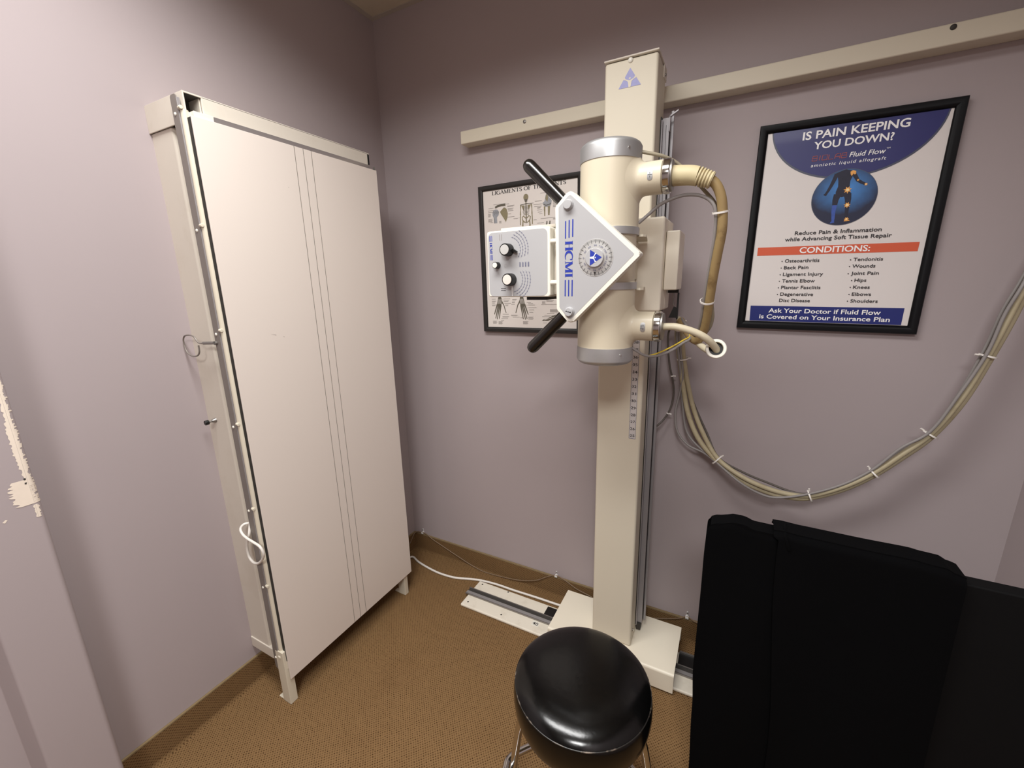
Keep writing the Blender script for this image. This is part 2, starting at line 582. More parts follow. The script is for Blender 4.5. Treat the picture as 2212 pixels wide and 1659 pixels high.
# serif glyphs: (width, [(polyline, weight)], [(serif x0, x1, y)])
TK, TN = 0.17, 0.06
def fat(f):
    return lambda t: TN / TK + (1 - TN / TK) * sin(pi * t) ** 1.2 if f else 1
SERIF = {
 'H': (0.86, [([(.18, 0), (.18, 1)], TK), ([(.68, 0), (.68, 1)], TK), ([(.18, .52), (.68, .52)], TN)], [(.02, .34, 0), (.02, .34, 1), (.52, .84, 0), (.52, .84, 1)]),
 'C': (0.80, [(arc(.46, .5, .40, .48, 55, 305, 22), 'fat'), ([(.70, .66), (.70, .98)], TN)], []),
 'M': (1.02, [([(.15, 0), (.15, 1)], TN), ([(.86, 0), (.86, 1)], TK), ([(.17, .98), (.50, .03)], TK), ([(.50, .03), (.84, .98)], TN)], [(.0, .30, 0), (.02, .22, 1), (.70, 1.02, 0), (.80, 1.02, 1)]),
 'I': (0.40, [([(.20, 0), (.20, 1)], TK)], [(.03, .37, 0), (.03, .37, 1)]),
 'L': (0.66, [([(.18, 0), (.18, 1)], TK), ([(.18, .03), (.60, .03), (.62, .25)], TN)], [(.02, .34, 0), (.02, .36, 1)]),
 'G': (0.84, [(arc(.46, .5, .40, .48, 55, 300, 22), 'fat'), ([(.70, .03), (.70, .42)], TK), ([(.68, .68), (.70, .98)], TN)], [(.52, .84, .42)]),
 'A': (0.84, [([(.08, 0), (.41, 1)], TN), ([(.40, 1), (.76, 0)], TK), ([(.18, .34), (.62, .34)], TN)], [(.0, .22, 0), (.60, .90, 0)]),
 'E': (0.70, [([(.18, 0), (.18, 1)], TK), ([(.18, .03), (.62, .03), (.64, .24)], TN), ([(.18, .97), (.60, .97), (.62, .78)], TN), ([(.18, .52), (.48, .52)], TN)], [(.02, .30, 0), (.02, .30, 1)]),
 'N': (0.88, [([(.14, 0), (.14, 1)], TN), ([(.74, 0), (.74, 1)], TN), ([(.12, .98), (.74, .02)], TK)], [(.0, .28, 0), (.0, .22, 1), (.60, .88, 1)]),
 'T': (0.76, [([(.38, 0), (.38, 1)], TK), ([(.04, .74), (.06, .97), (.70, .97), (.72, .74)], TN)], [(.22, .54, 0)]),
 'S': (0.62, [([(.54, .74), (.50, .90), (.34, .97), (.16, .92), (.09, .76), (.17, .62), (.38, .49), (.52, .36), (.52, .17), (.40, .05), (.24, .03), (.10, .12), (.06, .28)], 'fat')], []),
 'O': (0.90, [(arc(.45, .5, .37, .48, 90, 270, 16), 'fat'), (arc(.45, .5, .37, .48, -90, 90, 16), 'fat')], []),
 'F': (0.66, [([(.18, 0), (.18, 1)], TK), ([(.18, .97), (.60, .97), (.62, .76)], TN), ([(.18, .52), (.48, .52)], TN)], [(.02, .36, 0), (.02, .30, 1)]),
 'J': (0.44, [([(.24, 1), (.24, .12), (.18, -.10), (.04, -.16)], TK)], [(.06, .42, 1)]),
 ' ': (0.36, [], [])}
def serif_text(mb, s, place, m, weight=1.0):
    """place(u, v): u runs 0..1 along the word, v 0..1 over the capital height"""
    W = sum(SERIF[c][0] for c in s)
    x = 0.0
    for c in s:
        w, st, se = SERIF[c]
        polys = []
        for pl, th in st:
            if th == 'fat':
                polys += stroke(pl, TK * weight, fat(True))
            else:
                polys += stroke(pl, th * weight)
        for a, b, yv in se:
            h = 0.045
            y0 = 0 if yv == 0 else (1 - h if yv == 1 else yv - h / 2)
            polys.append([(a, y0), (b, y0), (b, y0 + h), (a, y0 + h)])
        for q in polys:
            lay = 0.00002 * (len(mb.f) % 12)
            vs = [place((x + p[0]) / W, p[1]) for p in q]
            mb.add([(v[0], v[1] - lay, v[2]) for v in vs], [(0, 1, 2, 3)], m)
        x += w

# ------------------------------------------------------------------ things
def tag(o, label=None, cat=None, group=None, kind=None):
    if label: o['label'] = label
    if cat: o['category'] = cat
    if group: o['group'] = group
    if kind: o['kind'] = kind
    return o
def thing(name, label, cat, loc, group=None):
    o = bpy.data.objects.new(name, None)
    o.location = loc
    o.empty_display_size = 0.05
    COL.objects.link(o)
    return tag(o, label, cat, group)
def struct(mb, name, parent=None):
    o = mb.build(name, parent)
    if parent is None:
        o['kind'] = 'structure'
    return o

# ================================================================== THE ROOM
RX, RY, RZ = 2.342, -4.6, 2.667
struct(MB().box((-0.12, RY - 0.1, -0.10), (RX + 0.12, 0.12, 0.0), M_CARPET), 'floor')
struct(MB().box((-0.12, RY - 0.1, RZ), (RX + 0.12, 0.12, RZ + 0.1), M_CEIL), 'ceiling')
struct(MB().box((-0.12, 0.0, 0.0), (RX + 0.12, 0.12, RZ), M_WALL), 'wall_back')
struct(MB().box((-0.12, -1.4, 0.0), (0.0, 0.0, RZ), M_WALL), 'wall_left')
struct(MB().box((RX, RY, 0.0), (RX + 0.12, 0.0, RZ), M_WALL), 'wall_right')
struct(MB().box((-0.12, RY - 0.1, 0.0), (RX + 0.12, RY, RZ), M_WALL), 'wall_front')
# the pier at the left: a rounded outer corner with chipped paint, then a shallow step back
pier = MB()
out = round_poly([(-0.12, -1.388), (0.108, -1.388), (0.108, -1.512), (0.060, -1.532), (0.060, RY), (-0.12, RY)], [0, 0.012, 0.008, 0.004, 0, 0], 5)
pier.prism(out, 0.0, RZ, M_WALL, axes='xy')
PF = 0.1085
def chip(pts, m=M_PRIMER, x=PF):
    pier.add([(x, p[0], p[1]) for p in pts], [tuple(range(len(pts)))], m)
rnd = random.Random(4)
def ragged(y0, zs_, wfn, x):
    ws = [wfn(z) for z in zs_]
    for (z0, w0), (z1, w1) in zip(zip(zs_, ws), zip(zs_[1:], ws[1:])):
        chip([(y0, z0), (y0, z1), (y0 - w1, z1), (y0 - w0, z0)], M_PRIMER, x)
        tm = radians(18 + 5200 * w0 * rnd.random())
        ar = [(0.096 + 0.0126 * cos(tm * j / 4), -1.400 + 0.0126 * sin(tm * j / 4)) for j in range(5)]
        for (xa, ya), (xb, yb) in zip(ar, ar[1:]):
            pier.add([(xa, ya, z0), (xa, ya, z1), (xb, yb, z1), (xb, yb, z0)], [(0, 1, 2, 3)], M_PRIMER)
zs = [1.338 - 0.0035 * k for k in range(78)]
ragged(-1.4002, zs, lambda z: 0.0025 + 0.0045 * rnd.random() + 0.004 * max(0.0, sin((z - 1.10) * 22)), PF)
zs = [1.086 - 0.0026 * k for k in range(25)]
ragged(-1.4002, zs, lambda z: 0.020 + 0.010 * rnd.random() + 0.006 * sin((1.086 - z) * 48), PF + 0.0003)
zs = [1.020 - 0.003 * k for k in range(12)]
ragged(-1.4002, zs, lambda z: 0.0015 + 0.0025 * rnd.random(), PF)
chip([(-1.4055, 1.090), (-1.4055, 1.085), (-1.402, 1.085), (-1.402, 1.090)], M_DARK, PF + 0.0006)
chip([(-1.4055, 1.079), (-1.406, 1.075), (-1.403, 1.0745), (-1.402, 1.079)], M_DARK, PF + 0.0006)
chip([(-1.450, 1.006), (-1.456, 1.001), (-1.452, 0.998), (-1.447, 1.004)])
struct(pier, 'trim_1')
# ceiling edge angle
ct = MB()
ct.box((0.0, -0.022, RZ - 0.003), (RX, 0.0, RZ), M_TRIM)
ct.box((0.0, -1.388, RZ - 0.003), (0.022, -0.022, RZ), M_TRIM)
struct(ct, 'trim_2')
# carpet base strip with a bound top edge, coved into the floor
def base_profile():
    return [(0.0, 0.0), (0.016, 0.0), (0.011, 0.006), (0.009, 0.014), (0.008, 0.100), (0.0, 0.100)]
bb = MB()
prof = base_profile()
bb.add([(x, -d, z) for x in (0.0, RX) for d, z in prof], [(i, (i + 1) % 6, 6 + (i + 1) % 6, 6 + i) for i in range(6)] + [tuple(range(6)), tuple(range(11, 5, -1))], M_CBASE)
bb.box((0.0, -0.0085, 0.098), (RX, 0.0, 0.106), M_CEDGE, 0.002)
struct(bb, 'baseboard_back')
bl = MB()
bl.add([(d, y, z) for y in (-1.388, -0.009) for d, z in prof], [(i, (i + 1) % 6, 6 + (i + 1) % 6, 6 + i) for i in range(6)] + [tuple(range(6)), tuple(range(11, 5, -1))], M_CBASEL)
bl.box((0.0, -1.388, 0.098), (0.0085, -0.009, 0.106), M_CEDGE, 0.002)
struct(bl, 'baseboard_left')
br = MB()
br.add([(RX - d, y, z) for y in (RY, -0.009) for d, z in prof], [(i, (i + 1) % 6, 6 + (i + 1) % 6, 6 + i) for i in range(6)] + [tuple(range(6)), tuple(range(11, 5, -1))], M_CBASEL)
br.box((RX - 0.0085, RY, 0.098), (RX, -0.009, 0.106), M_CEDGE, 0.002)
struct(br, 'baseboard_right')

# ================================================================== UPRIGHT FILM STAND (left wall)
st = thing('film_stand', 'tall cream upright stand with a flat off-white panel against the left wall', 'x-ray stand', (0.11, -0.63, 0.0))
fr = MB()
# side channel: wide flat at the wall, rounded ridge, stepped plate
ch = round_poly([(0.0, -0.951), (0.112, -0.951), (0.118, -0.936), (0.20, -0.936), (0.20, -0.905), (0.0, -0.905)], [0, 0.009, 0.004, 0, 0, 0], 4)
fr.prism(ch, 0.160, 1.955, M_CREAMF, axes='xy')
fr.box((0.0, -0.955, 0.155), (0.135, -0.90, 0.199), M_CREAMF, 0.003)      # bottom bracket
fr.box((0.0, -0.335, 0.155), (0.20, -0.305, 1.975), M_CREAMF, 0.004)      # far side channel
fr.box((0.0, -0.905, 0.155), (0.20, -0.335, 0.195), M_CREAMF, 0.003)      # lower cross member
fr.box((0.0, -0.905, 0.195), (0.012, -0.335, 1.955), M_CREAMF)            # back sheet
fr.build('frame', st)
tb = MB()
tb.box((0.0, -0.957, 1.955), (0.205, -0.953, 2.027), M_CREAMF, 0.001)     # end plate
tb.box((0.0, -0.953, 2.0225), (0.205, -0.303, 2.027), M_CREAMF, 0.001)    # top skin
tb.box((0.198, -0.911, 1.9775), (0.205, -0.312, 2.0265), M_CREAMF, 0.002) # front skin, stops short of the open end
tb.box((0.05, -0.915, 1.9775), (0.198, -0.911, 2.0225), M_CREAMF)         # folded return
tb.box((0.0, -0.953, 1.963), (0.205, -0.303, 1.967), M_CREAMF)            # bottom skin
tb.box((0.0, -0.953, 1.967), (0.15, -0.915, 2.0225), M_DARK)  # shade of the open end, put in as dark linings
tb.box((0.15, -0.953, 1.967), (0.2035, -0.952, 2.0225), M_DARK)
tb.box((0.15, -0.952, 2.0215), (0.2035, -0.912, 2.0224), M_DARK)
tb.build('top_rail', st)
MB().box((0.06, -0.3115, 1.9675), (0.205, -0.303, 2.0225), M_BLACK, 0.002).build('end_cap', st)
pn = MB()
pn.box((0.2265, -0.9585, 0.113), (0.232, -0.2975, 1.9620), M_PANEL, 0.0012)
for y in (-0.6605, -0.6275, -0.5965):
    pn.box((0.2318, y - 0.0009, 0.1135), (0.2323, y + 0.0009, 1.9615), M_LINE)
for (y, z, L, a) in ((-0.826, 1.366, 0.020, -0.3), (-0.792, 1.355, 0.006, -0.4), (-0.70, 1.83, 0.004, 0.4)):
    pn.add([(0.2322, y - L / 2 * cos(a), z - L / 2 * sin(a) - .0006), (0.2322, y + L / 2 * cos(a), z + L / 2 * sin(a) - .0006), (0.2322, y + L / 2 * cos(a), z + L / 2 * sin(a) + .0008)], [(0, 1, 2)], M_LINE)
pn.build('front_panel', st)
MB().box((0.2105, -0.9580, 0.190), (0.2264, -0.303, 1.9600), M_BLACK).build('gasket', st)
MB().box((0.2105, -0.958, 0.155), (0.2262, -0.945, 0.190), M_CREAMF, 0.002).build('corner_block', st)
# bright seal strip between panel and top rail
sl = MB()
sl.box((0.207, -0.897, 1.9602), (0.2240, -0.320, 1.9775), mat('polished_strip', (158, 150, 148), 0.12, metal=0.45), 0.001)
sl.build('mirror_strip', st)
MB().box((0.207, -0.948, 1.9602), (0.2262, -0.898, 1.9770), M_PANEL, 0.001).build('corner_tab', st)
MB().box((0.217, -0.3005, 1.9602), (0.2262, -0.2980, 1.9760), M_STEEL, 0.001).build('corner_tab', st)
# rounded edge rail, riveted strip, pegs
er = MB()
er.cyl((0.2005, -0.9570, 0.150), (0.2005, -0.9570, 1.980), 0.0095, M_CREAM, 20, bev=0.002)
er.box((0.1920, -0.955, 0.150), (0.2100, -0.940, 1.976), M_CREAM, 0.002)
er.build('edge_rail', st)
ZR = [1.971, 1.676, 1.381, 1.087, 0.792, 0.495, 0.197]
sp = MB()
sp.prism(round_poly([(0.1655, 0.145), (0.1930, 0.145), (0.1930, 2.018), (0.1655, 2.018)], [0.011, 0.011, 0.006, 0.006], 5), -0.9685, -0.9655, M_STRIP, axes='xz', bev=0.0008)
sp.box((0.1920, -0.9680, 0.150), (0.1950, -0.9600, 2.010), M_RAIL, 0.001)
strip = sp.build('riveted_strip', st)
for z in ZR:
    MB().lathe([(0.0046, 0), (0.0046, -0.001), (0.0034, -0.0024), (0.0012, -0.0030)], (0.1780, -0.9684, z), M_WHITE, axis='y', n=14).build('rivet', strip)
for z in ZR:
    p = MB()
    p.cyl((0.1955, -0.966, z + 0.012), (0.2085, -0.9675, z + 0.012), 0.0050, M_CREAM, 16, bev=0.0015)
    p.build('standoff_peg', st)
for y0, y1 in ((-0.9690, -0.9390), (-0.3420, -0.3180)):
    lg = MB()
    lg.box((0.178, y0, 0.0), (0.2215, y1, 0.232), M_CREAM, 0.003)
    lg.box((0.150, y0 + 0.002, 0.0), (0.180, y1 - 0.002, 0.005), M_CREAM, 0.001)
    lg.build('leg', st)
hk = MB()
hk.cyl((0.172, -0.9690, 1.3550), (0.172, -0.9750, 1.3550), 0.006, M_STEEL, 14)
hk.cyl((0.170, -0.974, 1.3555), (0.122, -0.980, 1.3535), 0.0048, M_STEEL, 14)
hk.tube([(0.122, -0.980, 1.3535), (0.104, -0.982, 1.3525), (0.092, -0.983, 1.3600), (0.080, -0.983, 1.3720), (0.055, -0.983, 1.3760), (0.025, -0.982, 1.3720), (0.012, -0.982, 1.3590), (0.010, -0.981, 1.338), (0.020, -0.981, 1.318), (0.045, -0.981, 1.3090), (0.075, -0.981, 1.3120), (0.090, -0.981, 1.3240), (0.093, -0.981, 1.3450)], 0.0024, M_STRIP, 8, 5)
hk.build('wire_hook', st)
kb = MB()
kb.cyl((0.045, -0.950, 1.0870), (0.045, -0.962, 1.0865), 0.0085, M_STEEL, 16, 0.0050)
kb.cyl((0.045, -0.962, 1.0865), (0.0445, -0.972, 1.0860), 0.0035, M_STEEL, 14)
kb.cyl((0.0445, -0.972, 1.0860), (0.0440, -0.984, 1.0855), 0.0080, M_KNOB, 16, bev=0.0015)
kb.build('locking_pin', st)
lp = MB()
lp.tube([(0.150, -0.950, 0.760), (0.160, -0.966, 0.725), (0.162, -0.974, 0.700), (0.146, -0.976, 0.670), (0.140, -0.977, 0.640), (0.146, -0.978, 0.612), (0.168, -0.979, 0.599), (0.198, -0.981, 0.606), (0.228, -0.982, 0.630), (0.247, -0.984, 0.660), (0.240, -0.987, 0.686), (0.210, -0.988, 0.694), (0.178, -0.989, 0.700), (0.152, -0.988, 0.708), (0.137, -0.984, 0.722), (0.139, -0.972, 0.733), (0.150, -0.955, 0.733)], 0.0043, M_WHITEC, 12, 6)
lp.build('cord_loop', st)

# ================================================================== WALL RAIL
wr = thing('wall_rail', 'long cream steel rail screwed across the back wall behind the x-ray column', 'rail', (1.4, 0.0, 1.93))
r_ = MB()
def rail_tilt(p):
    return (p[0], p[1], p[2] + 0.0014 * (p[0] - 1.4))
rb = MB().box((0.481, -0.058, 2.078), (RX - 0.002, 0.0, 2.127), M_CREAM, 0.004, 3)
rb.build('bar', wr)
for x, z, mm in ((0.777, 2.112, M_STEEL), (1.976, 2.117, M_DARK)):
    s = MB().lathe([(0.0068, 0), (0.0062, -0.002), (0.0035, -0.0035), (0.001, -0.004)], (x, -0.058, z), mm, axis='y', n=16)
    s.build('screw', wr)

# ================================================================== FLOOR TRACK
ft = thing('floor_track', 'low cream track plate lying on the carpet under the column base', 'track', (1.3, -0.18, 0.0))
TX1 = 2.10
pl = MB()
pl.box((0.508, -0.2785, 0.0), (TX1, -0.0985, 0.0145), MATS['cream_track'] if 'cream_track' in MATS else mat('cream_track', (232, 224, 208), 0.42, var=0.04, vscale=6, dirt=(170, 156, 130), dscale=12, damt=0.25), 0.006, 3)
for x, y in ((0.536, -0.118), (0.536, -0.252), (0.72, -0.252), (0.68, -0.108)):
    pl.lathe([(0.0045, 0.0), (0.0038, 0.0008), (0.0005, 0.0011)], (x, y, 0.0145), M_DARK, axis='z', n=12)
pl.build('plate', ft)
rl = MB()
rl.box((0.494, -0.213, 0.0146), (TX1, -0.208, 0.0220), M_STEEL, 0.001)
rl.box((0.494, -0.190, 0.0146), (TX1, -0.172, 0.0165), M_DARK, 0.0006)
rl.box((0.494, -0.209, 0.0146), (TX1, -0.190, 0.0200), M_ALU, 0.0008)
rl.box((0.494, -0.174, 0.0146), (TX1, -0.169, 0.0240), M_STEEL, 0.001)
rl.build('guide_rail', ft)
rl2 = MB()
rl2.box((1.48, -0.108, 0.0146), (TX1, -0.100, 0.0240), M_STEEL, 0.001)
rl2.box((1.48, -0.169, 0.0146), (TX1, -0.108, 0.0155), M_BLACK)
rl2.build('rear_guide_rail', ft)
MB().box((0.897, -0.166, 0.0146), (0.975, -0.112, 0.0190), M_BLACK, 0.001).build('stop_pad', ft)
lb = MB().box((0.868, -0.244, 0.0145), (0.902, -0.216, 0.0149), M_WHITE)
def on_floor(u, v):
    return (0.872 + 0.026 * u, -0.238 + 0.016 * v, 0.0151)
vs, fs = text_mesh('40', 0.012)
a = min(p[0] for p in vs); b = max(p[0] for p in vs); hh = max(p[1] for p in vs)
lb.add([on_floor((p[0] - a) / (b - a), p[1] / hh) for p in vs], fs, M_INK)
lb.build('number_label', ft)

# ================================================================== X-RAY COLUMN
cs = thing('column_stand', 'tall cream square steel column on a bent-plate base in front of the back wall', 'x-ray column', (1.22, -0.18, 0.0))
ZB = 0.0925
def lean(p):
    return (p[0] - 0.0056 * (p[2] - ZB), p[1], p[2])
bs = MB()
# bent plate: top, front skirt, short rear skirt
pf = round_poly([(-0.3015, 0.010), (-0.3015, ZB), (-0.0500, ZB), (-0.0500, 0.030), (-0.0540, 0.030), (-0.0540, ZB - 0.004), (-0.2975, ZB - 0.004), (-0.2975, 0.010)], [0, 0.010, 0.002, 0, 0, 0, 0.006, 0], 5)
bs.prism(pf, 0.9745, 1.4775, mat('toplit_cream_enamel', (234, 225, 206), 0.4, var=0.03, vscale=5), axes='yz')  # light from above is put into this lighter cream
bs.build('base_cover', cs)
uc = MB().box((1.00, -0.29, 0.026), (1.45, -0.11, ZB - 0.005), M_DARK, 0.002)
uc.build('trolley', cs)
for x in (1.30, 1.345, 1.385):
    MB().lathe([(0.006, 0.0), (0.006, -0.003), (0.003, -0.005)], (x, -0.3015, 0.013), M_STEEL, axis='y', n=12).build('bolt', cs)
cl = MB()
cl.box((1.1500, -0.2450, ZB), (1.3060, -0.1080, 2.150), M_CREAM, 0.008, 4)
cl.map(lean)
cl.build('column', cs)
cp = MB()
cp.box((1.1475, -0.2475, 2.1525), (1.3075, -0.1050, 2.1575), M_CREAMF, 0.002)
cp.box((1.3045, -0.150, 2.118), (1.3085, -0.1050, 2.152), M_CREAMF, 0.001)
cp.map(lean)
cap = cp.build('column_cap', cs)
MB().lathe([(0.0068, 0.0), (0.0068, -0.002), (0.0050, -0.0040), (0.002, -0.0050)], (1.2150, -0.2452, 2.1440), M_WHITE, axis='y', n=20).map(lambda p: p).build('screw', cs)
MB().lathe([(0.004, 0.0), (0.004, 0.003), (0.002, 0.004)], (1.2965, -0.130, 2.130), M_STEEL, axis='x', n=12).build('screw', cs)
MB().lathe([(0.006, 0.0), (0.006, 0.004), (0.003, 0.006)], (1.3062, -0.215, 0.150), M_CHROME, axis='x', n=14).build('screw', cs)
# triangle emblem: dark triangle with a light figure, arms raised, and a dot for the head
def emblem(mb, T, y, mtri, mfig):
    def tr(pts):
        return [T(*p) for p in pts]
    def put(pts, yy, m):
        q = tr(pts)
        mb.flat(q, yy, m)
    put([(-0.5, 0.0), (0.5, 0.0), (0.0, 0.98)], y, mtri)
    e = y - 0.0004
    put([(-0.045, -0.012), (0.045, -0.012), (0.085, 0.30), (-0.085, 0.30)], e, mfig)
    put([(0.0, 0.29), (0.085, 0.28), (0.16, 0.36), (0.25, 0.40), (0.29, 0.43), (0.235, 0.54), (0.19, 0.44), (0.10, 0.38), (0.0, 0.345)], e, mfig)
    put([(0.0, 0.29), (-0.085, 0.28), (-0.16, 0.36), (-0.25, 0.40), (-0.29, 0.43), (-0.235, 0.54), (-0.19, 0.44), (-0.10, 0.38), (0.0, 0.345)], e, mfig)
    put(ell(0.0, 0.445, 0.045, 0.045, 14), e, mfig)
em = MB()
emblem(em, lambda u, v: (1.2150 + 0.066 * u, 2.0745 + 0.051 * v), -0.2457, M_PALEBLUE, M_CREAM)
em.build('triangle_emblem', cs)
# height scale: lilac-grey strip with numbers 25 to 38
sc = MB()
sx = lambda z: 1.2748 - 0.0056 * (z - ZB)
Z25, DZ = 0.9815, 0.02545
def scx(p):
    return (p[0] - 0.0056 * (p[2] - ZB), p[1], p[2])
sc.flat([(1.2670, 0.970), (1.2890, 0.970), (1.2890, 1.330), (1.2670, 1.330)], -0.2453, mat('scale_paper', (205, 200, 198), 0.5))
for x in (1.2670, 1.2885):
    sc.flat([(x, 0.970), (x + 0.0010, 0.970), (x + 0.0010, 1.330), (x, 1.330)], -0.2456, M_SCALEINK)
sc.flat([(1.2670, 0.970), (1.2895, 0.970), (1.2895, 0.9712), (1.2670, 0.9712)], -0.2456, M_SCALEINK)
for k in range(14):
    z = Z25 + DZ * k
    text(sc, str(25 + k), 1.2702, 1.2858, z - 0.0045, 0.0095, -0.2457, M_INK, 0.01)
    for x in (1.2675, 1.2868):
        sc.flat([(x, z - 0.0005), (x + 0.0022, z - 0.0005), (x + 0.0022, z + 0.0006), (x, z + 0.0006)], -0.2457, M_INK)
sc.map(scx)
sc.build('height_scale', cs)
# steel guide channels on both sides of the column
for s in (1, -1):
    g = MB()
    xc = 1.306 if s > 0 else 1.150
    zt = 2.006 if s > 0 else 1.990
    g.box((xc, -0.1600, 0.13), (xc + s * 0.0030, -0.1120, zt), M_BLACK)
    g.box((xc + s * 0.0030, -0.1420, 0.13), (xc + s * 0.024, -0.1385, zt), M_RAIL, 0.001)
    g.box((xc + s * 0.0030, -0.1640, 0.13), (xc + s * 0.0065, -0.1380, zt - 0.01), M_RAIL, 0.001)
    g.box((xc + s * 0.0150, -0.1385, 0.13), (xc + s * 0.024, -0.1120, zt), M_BLACK)
    if s > 0:
        g.box((xc + 0.0145, -0.1432, 1.66), (xc + 0.0155, -0.1420, 1.985), M_BLACK)
        g.box((xc + 0.0255, -0.1200, 0.13), (xc + 0.0340, -0.1120, 2.03), M_RAIL, 0.001)
    g.map(lean)
    g.build('guide_channel', cs)
bk = MB()
bk.box((1.3190, -0.150, 1.965), (1.3225, -0.138, 2.010), M_RAIL, 0.0008)
bk.add([(1.3190, -0.150, 2.004), (1.3190, -0.138, 2.004), (1.345, -0.138, 2.018), (1.345, -0.150, 2.018), (1.3190, -0.150, 2.008), (1.3190, -0.138, 2.008), (1.345, -0.138, 2.022), (1.345, -0.150, 2.022)], [(0, 1, 2, 3), (7, 6, 5, 4), (0, 4, 5, 1), (1, 5, 6, 2), (2, 6, 7, 3), (3, 7, 4, 0)], M_RAIL)
bk.build('rail_end_bracket', cs)
MB().box((1.3085, -0.150, 0.098), (1.326, -0.118, 0.128), M_DARK, 0.002).build('rubber_stop', cs)

# ================================================================== X-RAY TUBE HEAD on the carriage
HX, HY, HZ = 1.238, -0.515, 1.570
hd = thing('tube_head', 'ivory upright x-ray tube head with side handles, held on the column', 'x-ray tube', (HX, HY, 1.29))
R = 0.0755
hs = MB()
hs.lathe([(R - 0.001, 1.336), (R, 1.338), (R, 1.500), (R + 0.001, 1.502), (R + 0.001, 1.506), (R - 0.003, 1.511), (R - 0.003, 1.632), (R + 0.001, 1.637), (R + 0.001, 1.641), (R, 1.644), (R, 1.802), (R - 0.001, 1.804)], (HX, HY, 0), M_TUBE, n=72)
# collar seam under the lower clamp
housing = hs.build('housing', hd)
for nm, prof in (('end_cap', [(R + 0.0015, 1.803), (R + 0.0018, 1.836), (R - 0.002, 1.843), (R - 0.008, 1.8475), (R - 0.02, 1.850), (0.002, 1.8505)]), ('end_cap', [(0.002, 1.2885), (R - 0.02, 1.289), (R - 0.008, 1.2915), (R - 0.002, 1.296), (R + 0.0018, 1.303), (R + 0.0015, 1.3375)])):
    c = MB().lathe(prof, (HX, HY, 0), M_ALU, n=72).build(nm, housing)
for z, ang in ((1.822, 318), (1.321, 318)):
    a = radians(ang)
    d = Vector((cos(a), sin(a), 0))
    p0 = Vector((HX, HY, z)) + d * (R + 0.0015)
    MB().cyl(p0, p0 + d * 0.0025, 0.0024, M_CHROME, 12).build('cap_screw', housing)
# clamp rings round the tube and their flat lugs reaching back to the carriage
for zr in (1.636, 1.500):
    rg = MB().lathe([(R - 0.003, zr - 0.009), (R + 0.0032, zr - 0.009), (R + 0.0036, zr - 0.007), (R + 0.0036, zr + 0.007), (R + 0.0032, zr + 0.009), (R - 0.003, zr + 0.009)], (HX, HY, 0), M_ALU, n=64, cap=False)
    rg.build('clamp_ring', hd)
    lg = MB()
    lg.prism(round_poly([(HX + 0.045, HY + 0.03), (HX + 0.085, HY + 0.02), (HX + 0.092, HY + 0.035), (HX + 0.070, HY + 0.175), (HX - 0.070, HY + 0.175), (HX - 0.085, HY + 0.03)], 0.004, 3), zr - 0.012, zr - 0.006, M_CREAM, axes='xy')
    lg.build('clamp_lug', hd)
arm = MB().box((HX - 0.045, -0.455, 1.515), (HX + 0.045, -0.332, 1.625), M_CREAM, 0.006)
arm.build('support_arm', hd)
